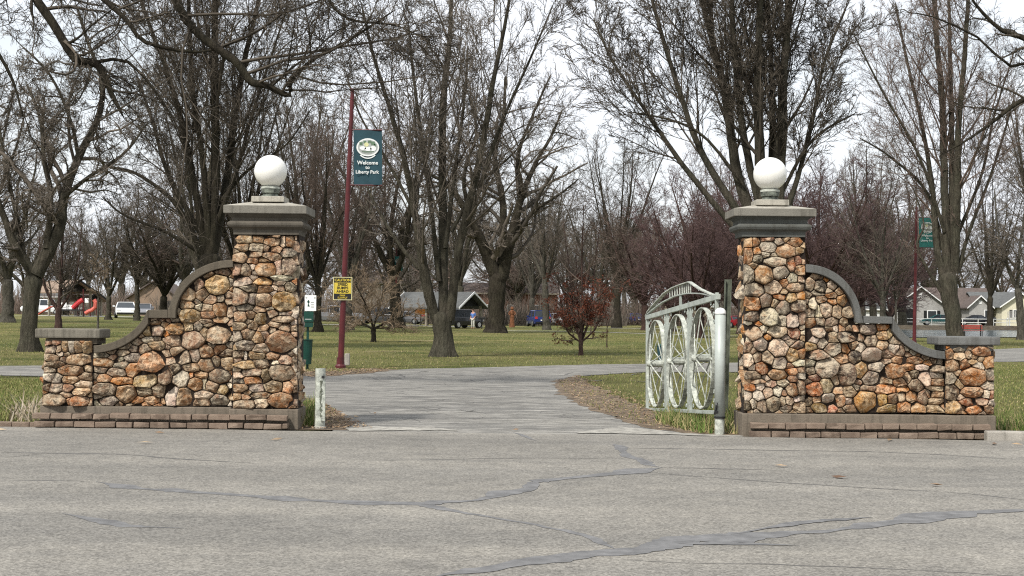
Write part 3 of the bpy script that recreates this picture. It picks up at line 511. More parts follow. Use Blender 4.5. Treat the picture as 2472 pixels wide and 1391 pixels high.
def gate_wall(side, label, Y, seeds, out_px, pillar, pier, coping_px, seat_px, und_px, cap, steps, mats, seed):
    r = np.random.default_rng(seed); root = thing('stone_gate_wall', label, 'stone wall', (0, 0, 0))
    g = lambda p: (lambda q: (q[0], q[2]))(at(p[0], p[1], Y))
    sd_ = []; XL, XH = (min(p[0] for p in pier) + 8, max(p[0] for p in pillar) - 6) if side == 'L' else (min(p[0] for p in pillar) + 6, max(p[0] for p in pier) - 8)
    for (a, b, w_, h_, c) in seeds:
        a = min(max(a, XL), XH); u, v = g((a, b)); sd_.append((u, v, w_ / FPX * Y * 1.02, h_ / FPX * Y * 1.02, c))
    # three face zones: pillar slightly proud, wall, pier slightly proud
    wall = [g(p) for p in out_px]; pil = [g(p) for p in pillar]; pr = [g(p) for p in pier]
    zones = [(pil, -.05), (pr, -.05), (wall, 0.0)]
    used = set()
    for zp, off in zones:
        zz = []
        for k, s in enumerate(sd_):
            if k in used: continue
            if inpoly(np.array([[s[0], s[1]]]), zp)[0]: zz.append(s); used.add(k)
        stones(zz, zp, np.array([0, Y + off, 0.]), EX, EZ, -EY_, root, r, maxn=len(zz) + 34, fs=(.05, .09))
    # mortar core
    m = MB(); m.prism(wall, Y + .012, Y + .46); m.prism(pr, Y - .035, Y + .36); m.obj('mortar_core', M['mortar'], root)
    xs_ = [p[0] for p in pil]; zs_ = [p[1] for p in pil]; x0, x1, z0, z1 = min(xs_), max(xs_), min(zs_), max(zs_); PD = .48
    m = MB(); m.prism([(x0 + .01, z0), (x1 - .01, z0), (x1 - .01, z1), (x0 + .01, z1)], Y - .035, Y + PD - .02); m.obj('mortar_core', M['mortar'], root)
    # side face of the pillar towards the gate
    xi, sgn = (x1, 1) if side == 'L' else (x0, -1)
    stones([], [(0.0, z0 + .01), (PD - .04, z0 + .01), (PD - .04, z1), (0.0, z1)], np.array([xi - sgn * .022, Y - .045, 0.]), EY_, EZ, EX * sgn, root, r, maxn=50, fs=(.11, .2), codes='TGPTBW' if side == 'L' else 'TWGTOY', hmul=.42)
    # outer end of the pier
    xe = min(p[0] for p in pr) if side == 'L' else max(p[0] for p in pr); zt = max(p[1] for p in pr)
    stones([], [(0.02, z0 + .01), (.34, z0 + .01), (.34, zt), (0.02, zt)], np.array([xe + sgn * .012, Y - .03, 0.]), EY_, EZ, -EX * sgn, root, r, maxn=22, fs=(.12, .2), hmul=.6)
    # coping: polygon strips
    for poly in coping_px:
        m = MB(); m.prism([g(p) for p in poly], Y - .10, Y + .52); m.obj('coping', M[mats[0]], root, bevel=.008)
    a, b = g(seat_px[0]), g(seat_px[1]); m = MB(); m.box(a[0], b[0], Y - .10, Y + .40, b[1], a[1]); m.obj('seat_slab', M[mats[3]], root, bevel=.02)
    a, b = g(und_px[0]), g(und_px[1]); m = MB(); m.box(a[0], b[0], Y - .045, Y + .36, b[1], a[1] + .002); m.obj('slab_support', M[mats[0]], root, bevel=.006)
    # cap mouldings (square lathe) ; cap = (cx, [(halfwidth_px,y_px)...])
    cx, prof = cap; c = at(cx, 530, Y + PD / 2 - .05)[0]; k = Y / FPX
    def zz(y): return at(cx, y, Y)[1 + 1]
    c = at(cx, 530, Y)[0]; yc = Y - .05 + PD / 2
    def lat(ps, name, mat, bev): 
        m = MB(); m.lathe([(hw * k * .985, zz(y)) for hw, y in ps], (c, yc), sq=True); m.v = [(a_, yc + (b_ - yc) * (PD / 2 + (abs(a_ - c) - .40) + .03) / max(.01, abs(a_ - c)), c_) for a_, b_, c_ in m.v] if name != 'lamp_block' else m.v; m.obj(name, mat, root, bevel=bev)
    lat(prof['neck'], 'cap_moulding', M[mats[1]], .006); lat(prof['slab'], 'cap_slab', M['slab'], .008); lat(prof['hip'], 'cap_top', M['cap'], .004); lat(prof['block'], 'lamp_block', M['cap'], .008)
    # concrete footing and edging blocks
    for (p0, p1, yo) in steps['foot']:
        a, b = g(p0), g(p1); m = MB(); m.box(a[0], b[0], Y - yo, Y + .56, b[1] - .25, a[1]); m.obj('footing', M['footing'], root, bevel=.012)
    for (p0, p1, bw) in steps['brick']:
        a, b = g(p0), g(p1); x = a[0]; hgt = a[1] - b[1]
        while x < b[0] - .05:
            wd = min(bw * r.uniform(.82, 1.16), b[0] - x); yo = .215 + r.uniform(-.008, .012)
            t = (x - a[0]) / (b[0] - a[0]); m = MB(); g_ = .0055
            m.box(-wd / 2 + g_, wd / 2 - g_, -.06, .06, -hgt / 2 + .003, hgt / 2 - .003)
            m.v = [(a_ + r.normal(0, .004), b_ + r.normal(0, .006), c_ + r.normal(0, .0035)) for a_, b_, c_ in m.v]; ob = m.obj('brick', M['brick'], root, bevel=r.uniform(.006, .012), loc=(x + wd / 2, Y - yo + .04 + r.normal(0, .004), (a[1] + b[1]) / 2 + r.normal(0, .002)))
            ob.rotation_euler = (0, r.normal(0, .006), r.normal(0, .012)); x += wd
    return root, c, yc, zz
cprofL = dict(neck=[(80, 568), (80, 556), (85, 552), (90, 550), (93, 545), (93, 540), (88, 536), (84, 534), (84, 528), (92, 521), (96, 518.5), (96, 518)], slab=[(101, 518), (101, 499)], hip=[(100, 499), (45, 487), (45, 486)], block=[(40, 487.5), (40, 474)])
cprofR = dict(neck=[(78, 573), (78, 561), (82, 558), (88, 556), (91, 550), (91, 546), (87, 543), (82, 540), (82, 532), (88, 527), (93, 525), (93, 524.5)], slab=[(100, 524.5), (100, 506)], hip=[(99, 506), (45, 495), (45, 494)], block=[(40, 496), (40, 482)])
YL, YR = 18.1, 17.7
upL = arc((565, 764), (155, 136), 180, 90 + 180 - 360 + 0, 1) # placeholder, replaced below
def q_arc(cx, cy, rx, ry, a0, a1, n=16): return [(cx + rx * math.cos(math.radians(a0 + (a1 - a0) * i / n)), cy - ry * math.sin(math.radians(a0 + (a1 - a0) * i / n))) for i in range(n + 1)]
# left coping: concave arc (centre up-left) then step then convex arc
lo_out = q_arc(226, 708, 142, 126, -88, -20); lo_in = q_arc(226, 708, 158, 144, -88, -30.6)
up_out = q_arc(566, 762, 154, 134, 180, 90); up_in = q_arc(566, 762, 138, 116, 180, 90)
copL = [lo_out + [(362, 748), (362, 781)] + lo_in[::-1][1:], [(362.5, 748), (409.5, 748), (409.5, 768), (362.5, 768)], [(410, 768), (410, 745)] + up_out[2:] + up_in[::-1] + [(428, 768)]]
outL = [(226, 981), (226, 850)] + lo_in[1:-1] + [(362, 781), (362.6, 768), (428, 768)] + up_in[1:] + [(566, 981)]
wallL, cxL, ycL, zzL = gate_wall('L', 'left stone gate wall of brown rubble with curved coping and tall pillar', YL, LW, outL,
    [(564, 986), (564, 569), (719, 569), (720, 986)], [(103, 980), (113, 822), (226, 822), (226, 980)], copL, [(90, 793), (246, 817)], [(113, 817), (236, 831)], (646, cprofL),
    dict(foot=[((101, 979), (560, 996), .07), ((556, 986), (722, 1040), .10)], brick=[((92, 994), (702, 1013), .245), ((96, 1013), (702, 1033), .235)]), ('coping_l', 'mold_l', 0, 'seat_l'), 21)
ro_out = q_arc(1942, 776, 134, 137, 90, 8); ro_in = q_arc(1942, 776, 119, 118, 90, 0)
rl_out = q_arc(2285, 722, 142, 126, 200, 266); rl_in = q_arc(2285, 722, 160, 145, 212.5, 267)
copR = [ro_out + [(2080, 780), (2062, 780)] + ro_in[::-1], [(2080.5, 763), (2149.5, 765), (2149.5, 782), (2080.5, 780)], [(2150, 765)] + rl_out + rl_in[::-1] + [(2128, 782), (2150, 782)]]
copR[2] = [(2150, 766)] + rl_out[1:] + rl_in[::-1]
outR = [(1942, 997)] + ro_in + [(2062, 781), (2149.4, 783)] + rl_in + [(2279, 997)]
wallR, cxR, ycR, zzR = gate_wall('R', 'right stone gate wall of orange and white rubble with curved coping and tall pillar', YR, RW, outR,
    [(1794, 998), (1795, 574), (1942, 574), (1942, 998)], [(2279, 999), (2279, 834), (2396, 836), (2397, 1001)], copR, [(2259, 812), (2409, 834)], [(2276, 833), (2394, 847)], (1865, cprofR),
    dict(foot=[((1788, 997), (2397, 1060), .11)], brick=[((1805, 1017), (2388, 1037), .225), ((1803, 1037), (2394, 1058), .235)]), ('coping_r', 'mold_r', 0, 'seat_r'), 22)
def lamp(c, yc, zt, px, k, label):
    t = thing('globe_lamp', label, 'lamp', (c, yc, zt)); m = MB()
    m.lathe([(.14, 0), (.13, .015), (.10, .025), (.095, .045), (.115, .055), (.118, .11)], sides=24); m.obj('lamp_base', M['verdigris'], t, smooth=False, bevel=0)
    m = MB(); m.lathe([(.122, .11), (.122, .135), (.108, .14)], sides=28); m.obj('collar', M['galv2'], t)
    n_ = 26; rr = .212; m = MB(); zc = .14 + rr - .012
    m.lathe([(rr * math.sin(math.pi * i / n_), zc - rr * math.cos(math.pi * i / n_)) for i in range(1, n_)], sides=40)
    for i, v in enumerate(m.v): m.v[i] = (v[0], v[1], v[2] - zc)
    o = m.obj('globe', M['globe'], t, smooth=True); o.location = (0, 0, zc)
lamp(cxL, ycL, zzL(474), 0, 0, 'white glass globe lamp on the left stone pillar'); lamp(cxR, ycR, zzR(482), 0, 0, 'white glass globe lamp on the right stone pillar')
# low edging bricks and kerb at both ends
t = thing('brick_edging', 'low row of edging bricks left of the left wall', 'edging', (0, 0, 0)); r = np.random.default_rng(3); x = at(-60, 1026, YL)[0]; xe = at(92, 1026, YL)[0]
while x < xe:
    wd = .25 * r.uniform(.9, 1.1); MB().box(-wd / 2 + .004, wd / 2 - .004, -.05, .05, -.05, .035).obj('brick', M['brick'], t, bevel=.01, loc=(x + wd / 2, edge_y(x) + .10 + r.normal(0, .006), .02)); x += wd
a = gp(2394, 1066); m = MB(); m.box(0, 7, 0, .16, -.1, .11); k = m.obj('kerb', M['kerb'], None, bevel=.02, loc=(a[0], edge_y(a[0]) - .02, 0)); k.rotation_euler = (0, 0, -.055); k['kind'] = 'structure'
# ------------------------------------------------------------ swing gate
gt = thing('swing_gate', 'open white metal gate with wagon wheels swung back into the park', 'gate')
DN, DF = 18.3, 22.8
A1, A0 = at(1733, 717, DN), at(1733, 996, DN); B1, B0 = at(1561, 767, DF), at(1561, 988, DF)
def gq3(u, v):   # u 0 hinge..1 far, v 0 bottom..1 top
    a = A0 + (A1 - A0) * v; b = B0 + (B1 - B0) * v; return a + (b - a) * u
du = (B0 - A0) / np.linalg.norm(B0 - A0); dvz = EZ; dn = np.cross(du, dvz); dn /= np.linalg.norm(dn); LG = np.linalg.norm(B0 - A0)
def bar(name, p, q, wv, tv, mat='galv', parent=gt): return MB().ribbon([p, q], wv, tv).obj(name, M[mat], parent, bevel=.003)
HB = (A1 - A0)[2]
bar('top_bar', gq3(-.01, 1), gq3(1.0, 1), EZ * .035, dn * .025); bar('bottom_bar', gq3(-.01, 0), gq3(1.0, 0), EZ * .025, dn * .025)
bar('end_upright', gq3(0.012, .0), gq3(.012, 1.04), du * .03, dn * .02); bar('end_upright', gq3(.99, -.01), gq3(.99, 1), du * .03, dn * .02)
ranges = [(.03, .325), (.36, .655), (.69, .975)]
for (u0, u1) in ((.325, .36), (.655, .69)):
    for u in (u0 + .002, u1 - .002): bar('flat_upright', gq3(u, 0), gq3(u, 1), du * .010, dn * .018)
    bar('scroll_panel', gq3((u0 + u1) / 2, .03), gq3((u0 + u1) / 2, .8), du * .022, dn * .004, 'galv2')
    for k in range(22): 
        c = gq3((u0 + u1) / 2, .05 + .034 * k); MB().tube([c + du * .028 * math.cos(q * .8) + EZ * .028 * math.sin(q * .8) for q in range(7)], .006, 4).obj('scroll', M['galv'], gt)
def arcpts(cx, cy, rx, ry, n=40, a0=0, a1=360): return [gq3(cx + rx * math.cos(math.radians(a0 + (a1 - a0) * i / n)), cy + ry * math.sin(math.radians(a0 + (a1 - a0) * i / n))) for i in range(n + 1)]
for gi, (u0, u1) in enumerate(ranges):
    cu, cv = (u0 + u1) / 2, .485; rx, ry = (u1 - u0) / 2 * .97, .455
    pts = arcpts(cu, cv, rx, ry); C = gq3(cu, cv); tvs = []
    for p in pts:
        d = p - C; d /= np.linalg.norm(d); tvs.append(Vector(d * .007))
    MB().ribbon(pts, dn * .034, tvs).obj('wheel_rim', M['galv2'], gt)
    hub = MB().tube([C - dn * .16, C - dn * .12, C + dn * .12, C + dn * .16], [.03, .055, .055, .03], 12).obj('hub', M['galv2'], gt)
    for k in range(18):
        an = 2 * math.pi * (k + .35) / 18; e = gq3(cu + rx * math.cos(an) * .985, cv + ry * math.sin(an) * .985); s = (1 if k % 2 else -1)
        MB().tube([C + dn * s * .11, e + dn * s * .01], [.011, .0065], 6).obj('spoke', M['galv2'], gt)
for u, rr in ((.03, 1), (.325, -1), (.36, 1), (.655, -1), (.69, 1), (.975, -1)):    # corner scroll fills
    for j, (q, v) in enumerate(((.018, .93), (.05, .955), (.02, .86), (.014, .79), (.014, .10), (.03, .05), (.014, .18))):
        c = gq3(u + rr * q, v); MB().tube([c + du * .03 * math.cos(t * .9) * (1 - t * .08) + EZ * .035 * math.sin(t * .9) * (1 - t * .08) for t in range(8)], .006, 4).obj('corner_scroll', M['galv'], gt)
# cresting above the top bar
def P2(px, py):
    u = (px - 1735) / (1561 - 1735); D = 1 / (1 / DN + (1 / DF - 1 / DN) * u); return at(px, py, D)
outer = [P2(*p) for p in ((1561, 764), (1566, 752), (1580, 735), (1605, 708), (1625, 695), (1645, 687), (1664, 681), (1668, 683), (1690, 698), (1712, 708), (1734, 717))]
inner = [P2(*p) for p in ((1561, 762), (1575, 749), (1600, 730), (1630, 715), (1655, 709), (1672, 708), (1695, 709), (1715, 713), (1734, 718))]
MB().ribbon(outer, dn * .03, EZ * .007).obj('crest_rail', M['galv2'], gt); MB().ribbon(inner, dn * .02, EZ * .008).obj('crest_rail', M['galv'], gt)
bar('crest_post', P2(1643, 737), P2(1643, 712), du * .05, dn * .01)
for px, y0, y1 in ((1617, 720, 702), (1623, 717, 698), (1629, 716, 695), (1635, 714, 692), (1641, 712, 690), (1647, 711, 687), (1652, 710, 686), (1657, 709, 684), (1662, 708, 683), (1667, 708, 682)):
    bar('crest_bar', P2(px, y0), P2(px, y1), du * .02, dn * .006, 'galv2')
m = MB().tube([P2(1733, 721) - dn * .03, P2(1733, 721) + dn * .03], .022, 10); m.obj('pivot_bolt', M['black'], gt)
# hinge post
pb = at(1738, 900, 17.85); pt = thing('gate_post', 'round silver painted gate post with domed cap holding the gate', 'post', (pb[0], pb[1], -.02)); zt = at(1739, 752, pb[1])[2]; zm = at(1739, 1004, pb[1])[2]
MB().lathe([(.068, zm), (.068, zt - .01)], sides=28).obj('pipe', M['postpaint'], pt, smooth=True); MB().lathe([(.062, 0), (.062, zm - .012), (.05, zm + .01)], sides=24).obj('sleeve', M['galv2'], pt)
MB().lathe([(.072, zt - .015), (.074, zt), (.066, zt + .03), (.045, zt + .055), (.012, zt + .066), (.004, zt + .067)], sides=28).obj('post_cap', M['white'], pt, smooth=True)
MB().lathe([(.074, zm - .012), (.074, zm + .012)], sides=24).obj('hinge_band', M['black'], pt)
m = MB().tube([(-.075, -.05, zm + .04), (-.06, -.06, zm + .10), (-.05, -.06, zm + .16), (-.04, -.055, zm + .19)], [.012, .014, .012, .006], 6); m.tube([(-.05, -.05, zm + .07), (-.05, -.09, zm + .07)], .02, 8); m.tube([(-.05, -.05, zm + .14), (-.05, -.09, zm + .14)], .014, 8); m.obj('latch', M['black'], pt)
# leaning sign post behind the gate
a = at(1752, 850, 20.5); b = at(1757, 675, 20.5); t = thing('leaning_post', 'old leaning channel post behind the gate', 'post', (a[0] - .02, a[1], -.03)); dx = (b[0] - a[0]) ; H = b[2] + .03
sx = dx / (b[2] - a[2]) ; MB().ribbon([(sx * (0 - a[2]) * 1.0 + .02, 0, 0), (sx * (b[2] - a[2]) + .02, 0, H)], (.045, 0, 0), (0, .008, 0)).obj('channel_web', M['rustpost'], t)
for s in (-1, 1): MB().ribbon([(sx * (0 - a[2]) + .02 + s * .042, -.03, 0), (sx * (b[2] - a[2]) + .02 + s * .042, -.03, H)], (.006, 0, 0), (0, .03, 0)).obj('channel_flange', M['rustpost'], t)
# left stub post
pb = gp(772, 1033); t = thing('stub_post', 'short peeling pale gate stop post beside the left pillar', 'post', (pb[0], pb[1], 0)); s = pb[1] / FPX
h = at(772, 890, pb[1])[2]; MB().lathe([(.066, 0), (.064, h * .5), (.066, h)], sides=20).obj('pipe', M['galv2'], t)
m = MB(); m.box(.02, .075, -.075, -.045, h * .12, h * .78); m.obj('keeper_channel', M['galv2'], t, bevel=.004)
m = MB(); r = np.random.default_rng(5)
for k in range(26): z = h * (.2 + .6 * k / 26); m.box(.012 + r.normal(0, .006), .022 + r.uniform(0, .02), -.079, -.072, z, z + r.uniform(.008, .02))
m.obj('flaked_paint', M['rustpost'], t); MB().tube([(.045, -.06, h * .86), (.045, -.085, h * .86)], .018, 10).obj('bolt_hole', M['black'], t)
m = MB(); m.lathe([(.085, -.01), (.08, .012), (.062, .03)], sides=9); m.obj('base_collar', M['edge'], t)
# ------------------------------------------------------------ banner poles
def text(body, size, mat, parent, loc, rot, name='lettering', ext=.002, align='CENTER', xs=1):
    c = bpy.data.curves.new(name, 'FONT'); c.body = body; c.size = size; c.align_x = align; c.align_y = 'CENTER'; c.extrude = ext; c.resolution_u = 2; c.offset = size * .018
    o = bpy.data.objects.new('tmp', c); COL.objects.link(o); dg = bpy.context.evaluated_depsgraph_get(); me = bpy.data.meshes.new_from_object(o.evaluated_get(dg)); bpy.data.objects.remove(o)
    me.name = name; me.materials.clear(); q = link(name, me, mat, parent, loc, rot); q.scale = (xs, 1, 1); return q
def disc(name, cx, cz, rx, rz, y, mat, parent, n=40, inner=None, a0=0, a1=360):
    m = MB()
    if inner is None: V = [(cx + rx * math.cos(2 * math.pi * i / n), y, cz + rz * math.sin(2 * math.pi * i / n)) for i in range(n)]; V += [(x, yy + .002, z) for x, yy, z in V]; m.add(V, [tuple(range(n)), tuple(range(2 * n - 1, n - 1, -1))])
    else:
        V = []; 
        for i in range(n + 1):
            an = math.radians(a0 + (a1 - a0) * i / n); V += [(cx + rx * math.cos(an), y, cz + rz * math.sin(an)), (cx + inner[0] * math.cos(an), y, cz + inner[1] * math.sin(an))]
        m.add(V, [(2 * i, 2 * i + 1, 2 * i + 3, 2 * i + 2) for i in range(n)])
    return m.obj(name, mat, parent)
M['print'] = simple('banner print', (.66, .68, .66), .8, .08, 3); M['printg'] = simple('banner green', (.10, .16, .10), .8, .2, 3); M['printgr'] = simple('banner grey', (.36, .38, .36), .8, .2, 3); M['prints'] = simple('banner sun', (.55, .55, .30), .8, .2, 3)
def banner_pole(base_px, top_px, bpx, mat, label, full=True, rpx=7.5):
    p = onground(*base_px); D = p[1]; s = D / FPX; top = at(top_px[0], top_px[1], D); t = thing('banner_pole', label, 'lamp post', (p[0], p[1], p[2]))
    q = lambda a, b: at(a, b, D) - p; tp = q(*top_px); rad = rpx * s
    MB().tube([(0, 0, 0), tp * .5, tp], [rad, rad * .86, rad * .62], 16).obj('pole', M['maroon'], t)
    MB().lathe([(rad * 1.75, 0), (rad * 1.75, .05), (rad * 1.3, .10), (rad * 1.2, .28)], sides=12).obj('pole_base', M['maroon'], t)
    x0, y0, x1, y1 = bpx; A = q(x0, y0); B = q(x1, y1); W_, H_ = B[0] - A[0], A[2] - B[2]; m = MB(); nx, nz = 8, 14; V = []; r = np.random.default_rng(int(x0))
    for j in range(nz + 1):
        for i in range(nx + 1):
            u, v = i / nx, j / nz; V.append((A[0] + W_ * u + .03 * W_ * (1 - v) , -.05 + .018 * math.sin(u * 5 + v * 3) + .02 * (1 - v) ** 3 * math.sin(u * 14), B[2] + H_ * v))
    m.add(V, [(j * (nx + 1) + i, j * (nx + 1) + i + 1, (j + 1) * (nx + 1) + i + 1, (j + 1) * (nx + 1) + i) for j in range(nz) for i in range(nx)]); bn = m.obj('banner', M[mat], t, smooth=True)
    for z in (A[2] + .01, B[2] - .01): MB().tube([(A[0] - .12, -.03, z), (B[0] + .02, -.05, z)], .016, 8).obj('banner_arm', M['maroon'], t)
    cx = (A[0] + B[0]) / 2 + .01; hw = W_ / 2; yy = -.085; cz = A[2] - H_ * .315
    disc('emblem', cx, cz, hw * .80, H_ * .165, yy + .006, M['print'], bn, inner=(hw * .70, H_ * .14)); disc('emblem', cx, cz, hw * .71, H_ * .142, yy + .008, M['printgr'], bn)
    # emblem picture: sun, tree line, ponds
    disc('emblem', cx - hw * .1, cz + H_ * .05, hw * .16, H_ * .04, yy + .003, M['prints'], bn, n=16)
    m = MB()
    for k, (a, b, c, d) in enumerate([(-.48, .065, .14, .035), (-.22, .095, .12, .03), (.12, .10, .14, .03), (.36, .075, .16, .04), (.5, .04, .1, .03)]): 
        V = [(cx + hw * (a + c * math.cos(i * .785) * (1.15 if i % 2 else .8)), yy + .004, cz + H_ * (b + d * math.sin(i * .785) * (1.2 if i % 2 else .8))) for i in range(8)]; m.add(V, [tuple(range(8))])
    m.obj('emblem', M['printg'], bn)
    m = MB()
    for (a, b, c, d) in [(-.35, -.015, .24, .035), (.02, -.03, .26, .04), (.38, -.02, .22, .05)]:
        V = [(cx + hw * (a + c * math.cos(i * .628)), yy + .003, cz + H_ * (b + d * math.sin(i * .628))) for i in range(10)]; m.add(V, [tuple(range(10))])
    m.obj('emblem', M['print'], bn); m = MB(); m.box(cx - hw * .42, cx + hw * .42, yy + .002, yy + .004, cz - H_ * .085, cz - H_ * .073); m.box(cx - hw * .3, cx + hw * .3, yy + .002, yy + .004, cz - H_ * .105, cz - H_ * .098); m.obj('emblem', M['printg'], bn)
    disc('emblem', cx, cz, hw * .78, H_ * .21, yy + .005, M['print'], bn, inner=(hw * .68, H_ * .19), a0=225, a1=315, n=14)
    if full:
        R_ = (math.pi / 2, 0, 0)
        text('Welcome', W_ * .185, M['print'], bn, (cx, yy, A[2] - H_ * .60), R_); text('to', W_ * .17, M['print'], bn, (cx, yy, A[2] - H_ * .685), R_); text('Liberty Park', W_ * .165, M['print'], bn, (cx - .01, yy, A[2] - H_ * .77), R_)
    return t, q, s
t, q, s = banner_pole((822, 888), (851, 214), (854, 315, 921, 447), 'teal', 'maroon pole with dark teal Welcome to Liberty Park banner right of the left wall')
A, B = q(806, 669), q(851, 725); sx, sz = (A[0] + B[0]) / 2, (A[2] + B[2]) / 2; W_, H_ = B[0] - A[0], A[2] - B[2]
sg = thing('notice_sign', 'small yellow and black notice sign strapped to the maroon pole', 'sign', np.array(t.location) + np.array([sx, -.12, sz]))
MB().box(-W_ / 2, W_ / 2, 0, .004, -H_ / 2, H_ / 2).obj('sign_plate', M['black'], sg)
MB().box(-W_ * .44, W_ * .44, -.003, -.0005, -H_ * .22, H_ * .255).obj('yellow_field', M['yellow'], sg)
for bx in ((-W_ / 2, -W_ * .465, -H_ / 2, H_ / 2), (W_ * .465, W_ / 2, -H_ / 2, H_ / 2), (-W_ * .465, W_ * .465, H_ * .475, H_ / 2), (-W_ * .465, W_ * .465, -H_ / 2, -H_ * .475)): MB().box(bx[0], bx[1], -.003, -.0005, bx[2], bx[3]).obj('sign_border', simple('sign border', (.6, .55, .3), .5, .1, 3), sg)
RT = (math.pi / 2, 0, 0)
text('CAUTION', H_ * .155, M['yellow'], sg, (0, -.006, H_ * .36), RT)
for k, s_ in enumerate(('SPEED', 'BUMPS', 'AHEAD')): text(s_, H_ * .16, M['black'], sg, (0, -.008, H_ * (.175 - .15 * k)), RT)
text('PARK', H_ * .10, M['yellow'], sg, (0, -.006, -H_ * .30), RT); text('SLOWLY', H_ * .11, M['yellow'], sg, (0, -.006, -H_ * .40), RT)
for k in (.14, -.14): MB().tube([(sx * 0, .02, k), (0, .24, k)], .01, 6).obj('bracket', M['galv'], sg)
banner_pole((2207, 832), (2213, 500), (2218, 526, 2257, 598), 'teal2', 'distant maroon pole with faded green banner beside the pond', True, 4.5)
banner_pole((956, 790), (957, 600), (953, 619, 971, 655), 'teal2', 'farthest banner pole seen small between the bare trees', False, 2.2)
# ------------------------------------------------------------ dog waste station
p = onground(742, 889); D = p[1]; q = lambda a, b: at(a + 4, b, D) - p; s = D / FPX
t = thing('dog_waste_station', 'green dog waste station with white sign and bin right of the left pillar', 'waste station', p)
x = 0; MB().box(x - .03, x + .03, -.03, .03, -.02, q(738, 712)[2]).obj('post', M['dgreen'], t)
a, b = q(733, 713), q(760, 751); MB().box(a[0], b[0], -.075, -.06, b[2], a[2]).obj('sign_panel', M['white'], t, bevel=.003); cx = (a[0] + b[0]) / 2
m = MB(); m.prism([(cx - .08, b[2] + .12), (cx - .02, b[2] + .12), (cx - .05, b[2] + .20), (cx - .02, b[2] + .24), (cx - .055, b[2] + .30), (cx - .09, b[2] + .24), (cx - .06, b[2] + .20)], -.082, -.078); m.obj('dog_symbol', M['dgreen'], t)
m = MB()
for k in range(3): m.box(cx + .01, cx + .09, -.082, -.078, b[2] + .10 + .06 * k, b[2] + .12 + .06 * k)
m.box(a[0] + .02, a[0] + .06, -.082, -.078, a[2] - .08, a[2] - .04); m.box(b[0] - .06, b[0] - .02, -.082, -.078, a[2] - .08, a[2] - .04); m.obj('sign_print', M['printgr'], t)
a, b = q(730, 752), q(754, 790); m = MB(); m.box(a[0], b[0], -.15, -.035, b[2] + .14, a[2]); m.prism([(a[0] + .02, b[2]), (b[0] - .02, b[2]), (b[0], b[2] + .138), (a[0], b[2] + .138)], -.13, -.035); m.obj('bag_dispenser', M['dgreen'], t, bevel=.01)
MB().box(a[0] + .05, b[0] - .05, -.153, -.151, b[2] + .20, b[2] + .22).obj('dispenser_label', M['printgr'], t)
a, b = q(724, 821), q(753, 879); cx = (a[0] + b[0]) / 2; m = MB(); hw = (b[0] - a[0]) / 2; m.lathe([(hw * .82, b[2]), (hw, a[2]), (hw * 1.08, a[2]), (hw * 1.08, a[2] + .02), (hw * .94, a[2] + .02), (hw * .78, b[2] + .03)], c=(cx, -.20), sides=18); m.obj('bin', M['dgreen'], t)
# cylinder stone marker / utility box beside the pole
p = onground(838, 882); MB().box(-.07, .07, -.07, .07, 0, .33).obj('utility_box', M['kerb'], None, bevel=.02, loc=p); o = bpy.data.objects['utility_box']; tag(o, 'small grey utility box on the grass behind the maroon pole', 'utility box')
p = onground(1600, 872); t = thing('litter_bin', 'dark teal litter bin on the lawn seen through the gate', 'bin', p)
MB().lathe([(.15, 0), (.19, .42), (.19, .48)], sides=16).obj('bin_body', M['teal'], t); MB().lathe([(.20, .48), (.20, .51), (.1, .56)], sides=16).obj('lid', M['dgreen'], t)
# ------------------------------------------------------------ trees
def tubes(P, Rd, sides, tip=False, rough=0, r=None):
    """P (m,q,3) R (m,q)"""
    m, q, _ = P.shape; T = np.gradient(P, axis=1); T /= np.linalg.norm(T, axis=2, keepdims=True) + 1e-9
    ref = np.where(np.abs(T[:, :1, 2:3]) > .85, np.array([1., 0, 0]), np.array([0, 0, 1.])); ref = np.broadcast_to(ref, T.shape)
    N = np.cross(T, ref); N /= np.linalg.norm(N, axis=2, keepdims=True) + 1e-9; B = np.cross(T, N)
    an = np.linspace(0, 2 * np.pi, sides, endpoint=False); qq = q - 1 if tip else q
    rr = Rd[:, :qq, None] * np.ones(sides)
    if rough and r is not None: rr = rr * (1 + r.normal(0, rough, rr.shape))
    V = P[:, :qq, None, :] + rr[..., None] * (np.cos(an)[None, None, :, None] * N[:, :qq, None, :] + np.sin(an)[None, None, :, None] * B[:, :qq, None, :])
    V = V.reshape(m, qq * sides, 3)
    k = np.arange(sides); i = np.arange(qq - 1)
    a = (i[:, None] * sides + k).ravel(); b = (i[:, None] * sides + (k + 1) % sides).ravel()
    tri = np.concatenate([np.stack([a, b, b + sides], -1), np.stack([a, b + sides, a + sides], -1)]) if qq > 1 else np.zeros((0, 3), int)
    nv = qq * sides
    if tip:
        V = np.concatenate([V, P[:, -1:, :]], 1); nv += 1
        tri = np.concatenate([tri, np.stack([(qq - 1) * sides + k, (qq - 1) * sides + (k + 1) % sides, np.full(sides, nv - 1)], -1)])
    F = (tri[None] + (np.arange(m) * nv)[:, None, None]).reshape(-1, 3); return V.reshape(-1, 3), F
def joinvf(L_):
    V = []; F = []; n = 0
    for v, f in L_: V.append(v); F.append(f + n); n += len(v)
    return np.concatenate(V), np.concatenate(F)
